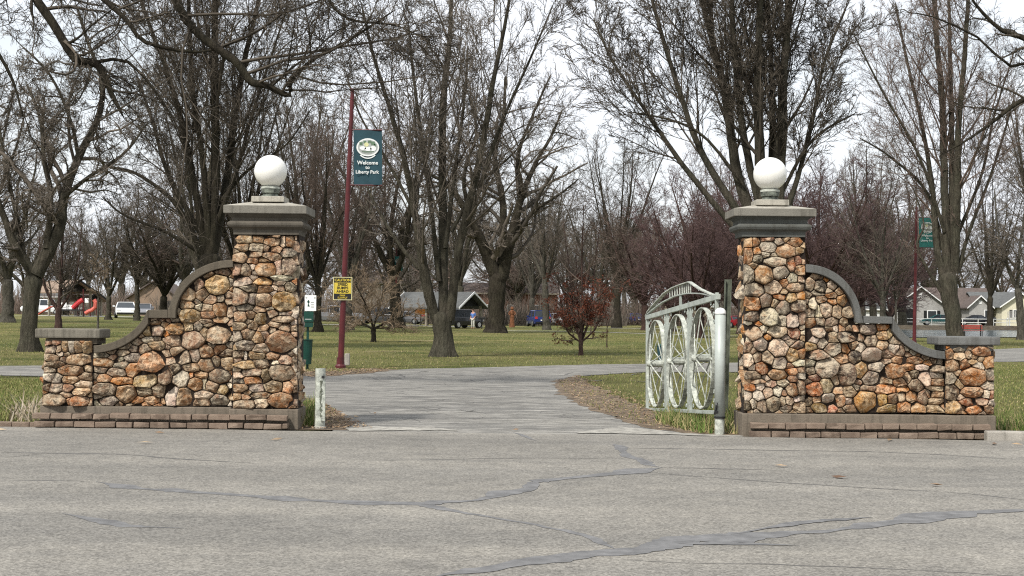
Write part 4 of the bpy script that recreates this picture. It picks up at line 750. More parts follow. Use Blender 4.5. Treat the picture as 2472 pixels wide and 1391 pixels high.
def grow(P, Rd, n, t0, t1, lf, ang, k, curl, up, rf, r, rmin, lmin=.15, taper=.35, apical=.55):
    m, q, _ = P.shape; idx = np.repeat(np.arange(m), n); t = (np.tile(np.arange(n), m) + r.random(m * n)) / n; t = t0 + (t1 - t0) * t
    f = t * (q - 1); i = np.clip(f.astype(int), 0, q - 2); u = (f - i)[:, None]
    A, B = P[idx, i], P[idx, i + 1]; S = A * (1 - u) + B * u; T = B - A; T /= np.linalg.norm(T, axis=1, keepdims=True) + 1e-9
    pr = Rd[idx, i] * (1 - u[:, 0]) + Rd[idx, i + 1] * u[:, 0]
    Lp = np.linalg.norm(np.diff(P, axis=1), axis=2).sum(1)[idx]; Ln = np.maximum(lmin, Lp * lf * (1 - apical * t) * r.uniform(.6, 1.35, len(idx)))
    rd = r.normal(size=(len(idx), 3)); rd -= (rd * T).sum(1, keepdims=True) * T; rd /= np.linalg.norm(rd, axis=1, keepdims=True)
    a = np.radians(ang * r.uniform(.65, 1.35, len(idx)))[:, None]; d = np.cos(a) * T + np.sin(a) * rd; sel = r.random(len(idx)) < np.clip((Lp / np.percentile(Lp, 50)) ** 1.3, .08, 1)
    C = [S]; st = (Ln / (k - 1))[:, None]
    for _ in range(k - 1):
        C.append(C[-1] + d * st); d = d + r.normal(0, curl, d.shape) + np.array([0, 0, up]); d /= np.linalg.norm(d, axis=1, keepdims=True)
    C = np.stack(C, 1); r0 = np.maximum(rmin, pr * rf * r.uniform(.7, 1.15, len(idx))); Rr = r0[:, None] * np.linspace(1, taper, k)[None]
    keep = (C[:, :, 2].min(1) > .35) & sel
    return C[keep], np.maximum(Rr[keep], rmin * .6)
def build_crown(stems, spec, seed, leaves=0):
    """stems list of (k,4) world-local arrays"""
    r = np.random.default_rng(seed); Q = np.stack([resample(s, 14) for s in stems]); P, Rd = Q[..., :3], np.maximum(Q[..., 3], .01); out = []
    for li, sp in enumerate(spec):
        n, t0, t1, lf, ang, k, curl, up, rf, rmin, sides = sp
        P, Rd = grow(P, Rd, n, t0, t1, lf, ang, k, curl, up, rf, r, rmin); last = li == len(spec) - 1
        out.append(tubes(P, Rd, sides, tip=(li >= len(spec) - 2)))
    V, F = joinvf(out); lv = None
    if leaves:
        j = r.integers(0, len(P), leaves); c = P[j, r.integers(1, P.shape[1], leaves)] + r.normal(0, .03, (leaves, 3)); lv = c
    return V, F, lv
def trunk_mesh(stems, sides, seed, rough=.07, flare=None):
    r = np.random.default_rng(seed); out = []
    for s in stems:
        ln = np.linalg.norm(np.diff(s[:, :3], axis=0), axis=1).sum(); n = max(8, int(ln / .35)); n = min(n, 60); Q = resample(s, n); P = Q[:, :3].copy(); rad = np.maximum(Q[:, 3], .006)
        P[1:-1] += r.normal(0, 1, (n - 2, 3)) * rad[1:-1, None] * .06
        V, F = tubes(P[None], rad[None], sides, tip=True, rough=rough, r=r)
        if s is stems[0] and flare:
            z0 = V[:, 2].min(); h = np.clip(1 - (V[:, 2] - z0) / (flare * 3), 0, 1) ** 2.2; c = P[0]; a = np.arctan2(V[:, 1] - c[1], V[:, 0] - c[0]); lob = 1 + h * (.35 + .35 * np.cos(a * 5 + seed)); V[:, :2] = c[:2] + (V[:, :2] - c[:2]) * lob[:, None]
        out.append((V, F))
    return joinvf(out)
def px_stems(tr, D, base, seed, spread=.25):
    """pixel traces -> local coordinates; each stem leans a little in depth of its own"""
    r = np.random.default_rng(seed); out = []
    for si, s in enumerate(tr):
        dep = 0 if si == 0 else r.uniform(-1, 1) * spread; pts = []; prev = 0; n = len(s); y0 = s[0][1]
        for (a, b, w_) in s:
            up = max(0, (y0 - b)) / FPX * D; dd = dep * up; q = at(a, b, D + dd) - base; pts.append((*q, w_ / 2 / FPX * (D + dd)))
        out.append(np.array(pts))
    return out
FINE = [(24, .22, 1.0, .42, 30, 6, .08, .10, .30, .016, 3), (9, .1, 1.0, .52, 36, 4, .13, .08, .45, .012, 3), (7, .1, 1.0, .52, 38, 3, .18, .05, .6, .0088, 3), (7, .1, 1.0, .68, 38, 2, .22, .03, .7, .008, 3)]
GNARL = [(14, .1, 1.0, .45, 55, 7, .22, .04, .45, .02, 4), (10, .15, 1.0, .45, 52, 5, .28, .04, .45, .0125, 3), (8, .1, 1.0, .46, 50, 3, .32, .02, .6, .0095, 3), (5, .1, 1.0, .6, 48, 2, .35, .0, .7, .0085, 3)]
def put_tree(name, label, base, trunkv, crownv, bark_, twig_, group=None, leaves=None, cat='tree'):
    t = thing(name, label, cat, base, 0, group)
    link('trunk', mesh('trunk', *trunkv, True), M[bark_], t); c = link('crown', mesh('crown', *crownv), M[twig_], t)
    if leaves is not None:
        r = np.random.default_rng(4); n = len(leaves); an = r.normal(size=(n, 3)); an /= np.linalg.norm(an, axis=1, keepdims=True); bn = np.cross(an, r.normal(size=(n, 3))); bn /= np.linalg.norm(bn, axis=1, keepdims=True); s = r.uniform(.022, .045, n)[:, None]
        V = np.stack([leaves - an * s, leaves - bn * s * .45, leaves + an * s, leaves + bn * s * .45], 1).reshape(-1, 3); l = link('leaves', mesh('leaves', V, np.arange(4 * n).reshape(-1, 4)), M['russet'], t); l['kind'] = 'stuff'
    return t
def hero(name, label, base_px, tr, seed, spec=FINE, bark_='bark', twig_='twig', spread=.25, flare=.5, D=None, skip=1, leaves=0, lf=None, group=None, low=0):
    base = onground(*base_px) if D is None else np.array([*at(base_px[0], 760, D)[:2], 0.0])
    if D is not None: base[2] = float(gz(base[0], base[1]))
    D = base[1]; st = px_stems(tr, D, base, seed, spread); st[0][0, 2] = -.15
    cr = st[skip:] if len(st) > skip else st
    V, F, lv = build_crown(cr, spec, seed, leaves)
    if lf is not None and lv is not None: lv = lv[lf(lv)]
    return put_tree(name, label, base, trunk_mesh([np.c_[q[:, :3], q[:, 3] * (.9 if i_ == 0 else .76)] for i_, q in enumerate(st)], 16, seed, .045, flare), (V, F), bark_, twig_, group, lv)
hero('bare_tree', 'old leaning bare tree at the far left with rough forked trunk above the low seat', (72, 848), [[(72, 850, 54), (71, 780, 42), (78, 710, 42), (86, 650, 50)], [(86, 665, 44), (140, 560, 38), (152, 480, 30), (190, 380, 24), (235, 290, 20), (247, 200, 16), (215, 110, 11), (180, 0, 8)], [(82, 665, 32), (40, 600, 28), (15, 540, 22), (-25, 430, 15)], [(112, 600, 22), (122, 470, 18), (105, 380, 15), (98, 290, 11), (60, 190, 7)], [(150, 480, 16), (210, 430, 12), (300, 370, 9), (360, 290, 5)], [(60, 625, 16), (35, 500, 12), (10, 380, 9), (-10, 250, 6)], [(190, 380, 14), (170, 290, 10), (120, 180, 8), (40, 100, 5)]], 31, GNARL, 'bark', 'twig')
hero('bare_tree', 'small dark forked tree standing right behind the left stone seat', (141, 812), [[(141, 818, 19), (141, 770, 17), (141, 735, 17)], [(140, 750, 11), (112, 702, 8), (98, 640, 5), (95, 560, 3)], [(142, 745, 12), (147, 680, 11), (150, 600, 8), (155, 500, 4)], [(143, 748, 9), (168, 712, 7), (181, 680, 6), (194, 600, 4), (196, 520, 2)], [(181, 685, 5), (220, 665, 3.5), (260, 640, 2)]], 32, GNARL[:3], 'bark_red', 'twig_dark')
hero('bare_tree', 'large many stemmed bare tree rising behind the left pillar', (505, 842), [[(505, 845, 66), (505, 700, 56), (508, 600, 50)], [(508, 640, 36), (520, 400, 28), (518, 200, 24), (520, 0, 20), (522, -200, 12)], [(505, 650, 30), (470, 450, 22), (440, 300, 18), (395, 150, 14), (340, 0, 10), (320, -120, 6)], [(512, 620, 32), (545, 450, 25), (565, 300, 21), (590, 150, 17), (625, 0, 12), (650, -120, 7)], [(508, 640, 24), (490, 400, 19), (464, 200, 16), (455, 0, 12), (450, -150, 7)], [(500, 640, 20), (430, 500, 14), (330, 420, 10), (240, 400, 6)], [(515, 560, 17), (575, 400, 14), (602, 300, 10), (650, 150, 7), (700, 0, 5)], [(505, 600, 18), (410, 430, 14), (370, 300, 10), (330, 180, 8)], [(520, 500, 12), (600, 410, 9), (690, 350, 6), (760, 250, 4)], [(498, 620, 14), (400, 560, 10), (300, 520, 7), (240, 470, 4)]], 33, [(22,) + FINE[0][1:], (9,) + FINE[1][1:], (7,) + FINE[2][1:], (7,) + FINE[3][1:]], 'bark_dark', 'twig_dark')
hero('bare_tree', 'vase shaped bare tree with split flared trunk right of the maroon pole', (1072, 860), [[(1072, 864, 62), (1069, 800, 50), (1067, 745, 54)], [(1052, 770, 34), (1030, 690, 34), (1015, 600, 28), (1000, 500, 22), (975, 380, 18), (940, 260, 14), (900, 130, 10), (870, 0, 7)], [(1070, 770, 34), (1070, 640, 30), (1068, 450, 26), (1070, 250, 22), (1085, 100, 16), (1092, -60, 9)], [(1085, 773, 32), (1105, 620, 28), (1130, 500, 24), (1165, 350, 20), (1190, 200, 16), (1215, 80, 12), (1240, -60, 7)], [(1060, 680, 18), (1040, 500, 14), (1020, 350, 12), (1000, 200, 10), (985, 50, 7)], [(1100, 620, 18), (1150, 480, 14), (1210, 300, 10), (1290, 120, 7), (1340, 0, 4)], [(1012, 650, 14), (960, 585, 11), (920, 520, 8), (880, 440, 6), (855, 370, 3)], [(1075, 600, 16), (1100, 400, 12), (1120, 250, 9), (1130, 100, 6)], [(1090, 560, 12), (1150, 450, 9), (1230, 380, 6), (1300, 300, 3)], [(1005, 520, 12), (930, 380, 9), (870, 280, 6), (830, 160, 3)]], 34, [(14,) + FINE[0][1:], (9,) + FINE[1][1:], (7,) + FINE[2][1:], (7,) + FINE[3][1:]], 'bark', 'twig', .22, .3)
hero('bare_tree', 'thick dark trunked tree with two spreading limbs beside the park shelter', (1198, 803), [[(1198, 806, 52), (1197, 770, 42), (1200, 700, 45), (1206, 655, 48)], [(1200, 675, 42), (1165, 590, 34), (1130, 520, 24), (1085, 450, 16), (1035, 420, 8)], [(1212, 670, 40), (1232, 580, 32), (1258, 480, 22), (1290, 400, 14), (1330, 330, 9), (1360, 260, 5)], [(1210, 640, 26), (1215, 500, 22), (1195, 380, 16), (1215, 280, 12), (1220, 180, 7)], [(1235, 570, 18), (1290, 510, 12), (1350, 470, 7), (1400, 430, 4)], [(1255, 500, 16), (1250, 380, 12), (1290, 270, 8), (1330, 180, 5)], [(1140, 540, 16), (1120, 430, 12), (1150, 320, 8), (1130, 230, 5)]], 35, GNARL, 'bark_dark', 'twig', .3, .7)
hero('bare_tree', 'tall vase shaped bare tree directly behind the right pillar', (1860, 885), [[(1860, 890, 84), (1860, 700, 70), (1858, 560, 66)], [(1850, 570, 40), (1835, 400, 34), (1830, 200, 26), (1835, 0, 20), (1830, -150, 12)], [(1870, 570, 40), (1885, 380, 36), (1890, 200, 28), (1905, 0, 22), (1910, -150, 12)], [(1845, 610, 40), (1780, 420, 32), (1755, 250, 27), (1720, 100, 20), (1695, 0, 16), (1670, -120, 10)], [(1848, 560, 26), (1800, 350, 22), (1780, 200, 20), (1768, 50, 16), (1765, -120, 9)], [(1840, 600, 28), (1700, 380, 20), (1640, 220, 16), (1590, 60, 12), (1560, -60, 8)], [(1830, 620, 22), (1650, 400, 16), (1560, 270, 12), (1480, 150, 8), (1430, 40, 5)], [(1875, 580, 24), (1925, 430, 16), (1960, 300, 12), (1990, 150, 10), (2050, 0, 6)], [(1862, 520, 24), (1865, 300, 20), (1860, 120, 14), (1850, -50, 8)], [(1880, 480, 12), (1960, 340, 9), (2070, 270, 5)], [(1790, 440, 12), (1700, 330, 9), (1620, 290, 7), (1520, 270, 3)]], 36, [(22,) + FINE[0][1:], (9,) + FINE[1][1:], (7,) + FINE[2][1:], (7,) + FINE[3][1:]], 'bark', 'twig_dark', .2)
hero('bare_tree', 'many stemmed bare tree behind the right stone seat by the pond', (2312, 838), [[(2312, 842, 46), (2302, 780, 42), (2290, 700, 46), (2290, 650, 46)], [(2280, 670, 26), (2262, 600, 22), (2250, 450, 16), (2225, 300, 12), (2190, 150, 9), (2160, 0, 6)], [(2288, 660, 26), (2280, 450, 24), (2275, 250, 20), (2260, 80, 16), (2255, -60, 11)], [(2305, 660, 28), (2310, 480, 24), (2315, 300, 18), (2330, 120, 15), (2340, -60, 10)], [(2298, 650, 22), (2298, 400, 18), (2295, 200, 14), (2290, -20, 9)], [(2312, 660, 14), (2340, 560, 11), (2400, 400, 8), (2450, 230, 5)], [(2272, 705, 12), (2215, 600, 8), (2230, 540, 6), (2200, 440, 3)], [(2285, 640, 14), (2240, 470, 10), (2150, 380, 7), (2070, 330, 4)], [(2280, 560, 12), (2220, 380, 9), (2130, 220, 7), (2060, 80, 4)], [(2315, 560, 12), (2370, 420, 9), (2400, 280, 7), (2450, 120, 4)]], 37, [(14,) + FINE[0][1:], (9,) + FINE[1][1:], (7,) + FINE[2][1:], (7,) + FINE[3][1:]], 'bark', 'twig_red', .22, .4)
hero('bare_tree', 'slim grey tree at the right edge in front of the cream house', (2466, 820), [[(2466, 824, 22), (2462, 740, 19), (2455, 690, 18)], [(2457, 700, 12), (2430, 640, 9), (2410, 560, 6), (2400, 450, 4)], [(2456, 700, 12), (2462, 600, 9), (2480, 450, 7), (2470, 300, 4)], [(2450, 680, 8), (2420, 620, 5), (2370, 610, 4), (2330, 600, 3)], [(2462, 700, 9), (2500, 600, 7), (2530, 480, 4)]], 38, GNARL, 'bark_grey', 'twig', .25, .3)
# overhanging limbs of trees that stand just outside the picture
hero('overhanging_tree', 'old tree beyond the left edge with dark crooked limbs hanging over the left wall', (-640, 930), [[(-640, 960, 110), (-620, 600, 90), (-560, 200, 80), (-470, -150, 70)], [(-470, -140, 60), (-200, -330, 50), (40, -160, 36), (80, -20, 30), (130, 60, 28), (180, 140, 26), (230, 152, 25), (256, 192, 23), (272, 232, 16), (302, 290, 6)], [(-480, -160, 60), (-150, -460, 52), (250, -330, 40), (390, -80, 30), (450, 50, 25), (518, 112, 26), (570, 150, 26), (606, 197, 25), (642, 206, 21), (698, 230, 18), (704, 192, 15), (760, 142, 12), (830, 105, 10), (900, 60, 7), (960, 20, 4)], [(-100, -300, 30), (120, -160, 22), (220, -30, 18), (300, 42, 16), (352, 102, 13), (480, 126, 9), (570, 100, 5)], [(80, -400, 26), (500, -300, 20), (740, -70, 13), (830, 40, 9), (950, 60, 6), (1020, 90, 3)], [(-470, -100, 30), (-260, -60, 22), (-80, 40, 15), (20, 170, 10), (60, 300, 5)], [(235, 150, 12), (300, 145, 10), (360, 200, 8), (420, 290, 5), (440, 340, 3)]], 39, [(18, .25, 1.0, .27, 55, 8, .16, .02, .34, .012, 4), (10, .1, 1.0, .55, 45, 6, .2, .02, .5, .008, 3), (6, .1, 1.0, .55, 45, 4, .25, .01, .6, .006, 3), (4, .1, 1.0, .7, 45, 3, .25, .0, .7, .005, 3)], 'bark_dark', 'twig_dark', .04, .4, D=27)
hero('overhanging_tree', 'tree beyond the right edge with dark limbs reaching over the right seat', (2900, 930), [[(2900, 960, 80), (2860, 600, 66), (2830, 350, 56)], [(2840, 380, 34), (2640, 230, 26), (2530, 130, 21), (2472, 92, 18), (2420, 74, 14), (2362, 20, 9), (2325, -40, 5)], [(2845, 480, 34), (2640, 290, 22), (2530, 230, 18), (2462, 245, 15), (2400, 292, 11), (2340, 335, 8), (2270, 375, 4)], [(2830, 360, 30), (2700, 50, 20), (2560, -100, 14), (2420, -160, 8)], [(2530, 130, 12), (2440, 160, 9), (2360, 90, 7), (2250, 40, 5), (2180, 30, 3)]], 40, [(9, .3, 1.0, .26, 50, 6, .22, .04, .4, .014, 4), (7, .2, 1.0, .45, 50, 5, .25, .03, .5, .008, 3), (5, .15, 1.0, .45, 48, 4, .3, .02, .6, .006, 3), (3, .1, 1.0, .5, 45, 3, .3, .0, .7, .004, 3)], 'bark_dark', 'twig_dark', .05, .3, D=30)
# small trees on the lawn
hero('ornamental_tree', 'low wide bare ornamental tree with tan twigs right of the notice sign', (902, 825), [[(902, 828, 15), (902, 806, 13), (900, 785, 15)], [(900, 795, 7), (860, 770, 6), (820, 740, 4), (795, 700, 2)], [(900, 795, 7), (940, 775, 6), (985, 760, 4), (1015, 740, 2)], [(900, 790, 7), (890, 750, 5), (870, 710, 4), (850, 670, 2)], [(902, 790, 7), (915, 745, 5), (925, 700, 4), (935, 650, 2)], [(900, 792, 6), (870, 785, 4), (835, 785, 3), (800, 770, 2)], [(902, 792, 6), (945, 792, 4), (980, 790, 3), (1010, 795, 2)], [(900, 785, 5), (880, 730, 4), (905, 680, 2)]], 41, [(18, .1, 1, .5, 50, 5, .3, .0, .55, .010, 4), (10, .1, 1, .5, 50, 4, .35, .0, .6, .009, 3), (7, .1, 1, .5, 45, 3, .35, .0, .7, .0075, 3)], 'bark_dark', 'twig_tan', .9, .15)
hero('young_oak', 'young tree keeping russet dead leaves on its lower branches', (1402, 857), [[(1402, 860, 15), (1402, 840, 12), (1403, 818, 13)], [(1402, 825, 8), (1385, 760, 7), (1375, 650, 4), (1360, 540, 2)], [(1403, 825, 8), (1405, 740, 7), (1405, 620, 5), (1410, 470, 2)], [(1404, 825, 8), (1425, 760, 6), (1435, 650, 4), (1450, 530, 2)], [(1402, 826, 6), (1370, 800, 5), (1355, 740, 3), (1345, 660, 2)], [(1404, 826, 6), (1440, 790, 5), (1460, 730, 3), (1465, 650, 2)], [(1403, 822, 6), (1393, 720, 4), (1392, 600, 2)], [(1403, 822, 6), (1418, 720, 4), (1425, 600, 2)]], 42, [(14, .05, 1, .36, 42, 5, .15, .06, .55, .007, 4), (8, .1, 1, .5, 42, 4, .22, .03, .6, .006, 3), (6, .1, 1, .5, 40, 3, .25, .03, .7, .0045, 3)], 'bark_red', 'twig_red', .5, .12, leaves=24000, lf=lambda p: (p[:, 2] < 2.6 + .45 * np.sin(p[:, 0] * 5 + p[:, 1] * 2)) & (np.sin(p[:, 0] * 6.1 + p[:, 1] * 5) + np.sin(p[:, 2] * 7.3 + p[:, 0] * 3) > -.95))
# dense dark plum coloured trees behind the gate and the right wall
def generic(seed, H, r0, nst, spread, fork, spec, curl=.05, up=.06, lean=0.0, sides=9, rough=.06):
    r = np.random.default_rng(seed); zf = H * fork; tr = np.array([[0, 0, -.15, r0 * 1.15], [.02 * H * lean, 0, zf * .4, r0 * .92], [.04 * H * lean, 0, zf, r0 * .85]]); st = [tr]; top = tr[-1, :3]
    for i in range(nst):
        a = 2 * math.pi * (i + r.uniform(-.3, .3)) / nst; inc = spread * (0.25 if i == 0 else r.uniform(.55, 1.1)); d = np.array([math.cos(a) * math.sin(inc), math.sin(a) * math.sin(inc), math.cos(inc)]); L_ = (H - zf) * r.uniform(.8, 1.05) / max(.5, math.cos(inc * .7)); p = top - np.array([0, 0, zf * .12 * r.random()]); pts = []; rr = r0 * (.62 if i == 0 else r.uniform(.36, .55)); n = 7
        for k in range(n): pts.append([*p, rr * (1 - .88 * k / (n - 1))]); p = p + d * L_ / (n - 1); d = d + r.normal(0, curl, 3) + np.array([0, 0, up]); d /= np.linalg.norm(d)
        st.append(np.array(pts))
    V, F, _ = build_crown(st[1:], spec, seed + 1); return mesh('trunk', *trunk_mesh(st, sides, seed, rough, r0), True), mesh('crown', V, F)
SP_A = [(12, .1, 1.0, .45, 36, 5, .12, .08, .42, .03, 3), (9, .1, 1.0, .46, 40, 4, .18, .06, .5, .02, 3), (7, .1, 1.0, .5, 40, 3, .22, .04, .6, .012, 3), (4, .1, 1.0, .6, 40, 2, .22, .04, .7, .009, 3)]
SP_B = [(12, .1, 1.0, .46, 52, 6, .24, .04, .45, .03, 3), (9, .1, 1.0, .46, 50, 4, .28, .03, .5, .02, 3), (7, .1, 1.0, .5, 48, 3, .3, .02, .6, .012, 3), (4, .1, 1.0, .6, 45, 2, .22, .04, .7, .009, 3)]
SP_P = [(14, .05, 1.0, .45, 40, 5, .14, .05, .5, .014, 3), (10, .1, 1.0, .45, 42, 4, .2, .03, .6, .010, 3), (7, .1, 1.0, .5, 42, 3, .25, .03, .7, .0075, 3), (3, .1, 1.0, .65, 42, 2, .25, .03, .7, .0065, 3)]
PROTO = dict(A=generic(101, 18, .42, 8, .42, .22, SP_A), A2=generic(102, 17, .38, 7, .5, .3, SP_A, lean=.4), B=generic(103, 16, .55, 6, .85, .26, SP_B, .12, .05), B2=generic(104, 14, .45, 7, .75, .22, SP_B, .14, .06, lean=-.5), P=generic(105, 7.2, .20, 9, .85, .16, SP_P, .06, .05), S=generic(106, 4.2, .06, 4, .4, .5, SP_P[:2]))
def place(name, kind, base, H, label, bark_, twig_, group=None, rz=None, wd=1.0, r=random.Random(9)):
    H0 = dict(A=18, A2=17, B=16, B2=14, P=7.2, S=4.2)[kind]; s = H / H0; t = thing(name, label, 'tree', base, 0, group); rz = r.uniform(0, 6.28) if rz is None else rz
    for nm, me, mt in (('trunk', PROTO[kind][0], bark_), ('crown', PROTO[kind][1], twig_)):
        if not me.materials: me.materials.append(M[mt])
        o = link(nm, me, None, t, rot=(0, 0, rz)); o.scale = (s * wd, s * wd, s)
        o.material_slots[0].link = 'OBJECT'; o.material_slots[0].material = M[mt]
    return t
for (a, b, H, wd, lab) in [(1690, 815, 10.5, 1.0, 'plum coloured twiggy tree seen above the open gate'), (1790, 806, 13.0, 1.0, 'plum coloured twiggy tree between the gate post and the right pillar'), (1960, 822, 10.6, 1.1, 'plum coloured twiggy tree right behind the right pillar'), (2055, 812, 11.0, 1.0, 'plum coloured twiggy tree above the curved coping of the right wall'), (2004, 803, 12.0, 1.0, 'plum coloured twiggy tree farther back between two plum trees'), (1625, 800, 10.0, .95, 'plum coloured twiggy tree above the far end of the gate'), (2150, 806, 9.5, 1.0, 'plum coloured twiggy tree left of the faded green banner')]:
    place('plum_tree', 'P', onground(a, b), H, lab, 'bark_red', 'twig_purple', None, None, wd)
place('red_twig_tree', 'B2', onground(1560, 797), 11.5, 'reddish twigged tree left of the gate with leaning trunk', 'bark_red', 'twig_red')
place('bare_tree', 'A', onground(767, 801), 15, 'upright bare tree between the left pillar and the maroon pole', 'bark_dark', 'twig_red', None, 1.0, .75)
place('bare_tree', 'A2', onground(1320, 796), 15, 'grey tree left of the young russet tree, right one of a pair', 'bark_grey', 'twig')
place('bare_tree', 'A', onground(1284, 785), 16, 'grey tree left of the young russet tree, left one of a pair', 'bark_grey', 'twig')
place('bare_tree', 'B', onground(18, 778), 13, 'thick bare trunk at the left edge beyond the playground lawn', 'bark_grey', 'twig')
place('bare_tree', 'A2', onground(332, 774), 11, 'straight bare tree right of the parked white car', 'bark', 'twig')
place('bare_tree', 'A', onground(262, 772), 10, 'bare tree between the playground slide and the white car', 'bark', 'twig')
place('bare_tree', 'B2', onground(390, 776), 11, 'bare tree above the step of the left curved coping', 'bark_dark', 'twig_dark')
place('bare_tree', 'A2', onground(2130, 826), 9, 'bare tree on the near pond shore above the right coping step', 'bark_grey', 'twig')
place('sapling', 'S', onground(236, 806), 4.6, 'thin pale sapling in front of the playground', 'bark_grey', 'twig_tan')
place('sapling', 'S', onground(1465, 838), 1.9, 'tiny staked sapling right of the russet leaved tree', 'bark_red', 'twig_red')
place('sapling', 'S', onground(2162, 826), 5.2, 'thin leaning sapling beside the distant maroon pole', 'bark_grey', 'twig')
rr = np.random.default_rng(77)
G1, G2, G3 = 'bare trees across the mid park', 'bare trees along the far park road', 'bare trees filling the far skyline'
# middle distance trees, spaced clear of the shelter and the cars
mid = [(-120, 775, 'beyond the left edge of the playground lawn'), (445, 778, 'above the upper left coping curve'), (610, 782, 'behind the shaft of the left pillar'), (700, 786, 'against the right edge of the left pillar'), (850, 782, 'just right of the maroon pole'), (945, 776, 'behind the farthest small banner'), (1025, 772, 'behind the grey shelter roof'), (1245, 780, 'behind the orange carved stump'), (1370, 782, 'behind the russet leaved tree'), (1450, 786, 'right of the russet leaved tree'), (1510, 783, 'midway between russet leaves and gate'), (1640, 786, 'behind the middle gate wheel'), (1730, 784, 'behind the gate post'), (1830, 788, 'behind the shaft of the right pillar'), (1990, 790, 'above the convex coping of the right wall'), (2110, 794, 'in front of the pale green house'), (2540, 798, 'beyond the right edge of the pond')]
for i, (a, b, wh) in enumerate(mid):
    k = ['A', 'B', 'A2', 'B2'][i % 4]; place('bare_tree', k, onground(a, b), rr.uniform(12, 16), 'bare grey brown tree ' + wh, ['bark', 'bark_grey', 'bark_dark'][i % 3], ['twig', 'twig_red', 'twig'][i % 3], G1)
tall = [(-60, 792, 20, 'at the far left edge'), (478, 800, 19, 'over the middle of the left wall'), (420, 792, 21, 'over the left coping step'), (580, 800, 20, 'over the left pillar lamp'), (720, 790, 20, 'over the dog waste station'), (840, 796, 17, 'over the notice sign'), (960, 790, 19, 'over the low tan twigged tree'), (1110, 786, 20, 'over the dark grey suv'), (1360, 790, 18, 'over the russet leaved tree'), (1490, 792, 19, 'left of the gate'), (1600, 800, 17, 'over the far end of the gate'), (1745, 792, 20, 'over the gate post'), (1935, 796, 21, 'right of the right pillar lamp'), (2080, 800, 19, 'over the right coping step'), (2180, 792, 20, 'over the grey gable house'), (2390, 797, 19, 'over the small grey porch'), (2520, 800, 18, 'at the far right edge')]
for i, (a, b, H, wh) in enumerate(tall):
    if i in (2, 8, 10, 12): continue
    if 5 < i: H *= 1.06
    p = onground(a, b); 
    if inpoly(np.array([[p[0], p[1]]]), gq([(2070, 808), (2150, 816), (2300, 815), (2500, 815), (2700, 812), (2700, 804), (2450, 798), (2250, 797), (2120, 795)]))[0]: p = onground(a, 819)
    place('bare_tree', ['A2', 'A', 'B2', 'A'][i % 4], p, H * (.9 if p[1] < 95 else 1), 'tall fine twigged bare tree rising ' + wh, ['bark_dark', 'bark', 'bark_grey'][i % 3], ['twig_dark', 'twig', 'twig_red'][i % 3], 'tall bare trees in the park', wd=.85)
for i in range(26):
    Y = rr.uniform(200, 235); x = (-.42 + .84 * (i + rr.uniform(-.4, .4)) / 25) * Y
    if x > 40: Y = rr.uniform(218, 235)
    place('bare_tree', ['A', 'B', 'A2', 'B2'][rr.integers(4)], (x, Y, float(gz(x, Y))), rr.uniform(14, 19), 'bare tree in the far row behind the park road and houses', 'bark', ['twig', 'twig_red'][i % 2], G2)
for i in range(34):
    Y = rr.uniform(255, 340); x = (-.42 + .84 * (i + rr.uniform(-.4, .4)) / 33) * Y
    place('bare_tree', ['A', 'B', 'A2', 'B2'][rr.integers(4)], (x, Y, float(gz(x, Y))), rr.uniform(16, 23), 'bare tree on the hazy far skyline behind everything else', 'bark', 'twig', G3, wd=1.25)
# dense brushwood closing the view behind the trees
def brush(name, label, n, x0, x1, y0, y1, h0, h1, mat, seed, wd):
    r = np.random.default_rng(seed); x = r.uniform(x0, x1, n); y = r.uniform(y0, y1, n); x = x * y / y1; P = np.zeros((n, 3, 3)); P[:, 0] = np.c_[x, y, gz(x, y) - .1]; h = r.uniform(h0, h1, n) * r.uniform(.3, 1, n)
    d = np.c_[r.normal(0, .28, n), r.normal(0, .28, n), np.ones(n)]; P[:, 1] = P[:, 0] + d * h[:, None] * .5; d2 = d + np.c_[r.normal(0, .3, n), r.normal(0, .3, n), np.zeros(n)]; P[:, 2] = P[:, 1] + d2 * h[:, None] * .5
    V, F = tubes(P, np.tile(np.array([wd, wd * .7, .01]), (n, 1)), 3, True); o = link(name, mesh(name, V, F), mat, kind='stuff'); tag(o, label, 'brushwood')
brush('far_brushwood', 'dense brown brushwood behind the far trees', 13000, -150, 150, 300, 350, 4, 10, M['twig'], 5, .09)
brush('far_brushwood', 'low tangled bushes along the far park road', 7000, -100, 44, 175, 192, 2, 5.5, M['twig_red'], 6, .035)

brush('park_brushwood', 'twiggy brown bushes between the shelter and the far buildings', 3800, -44, 14, 160, 172, 2, 5.5, M['twig'], 8, .03)
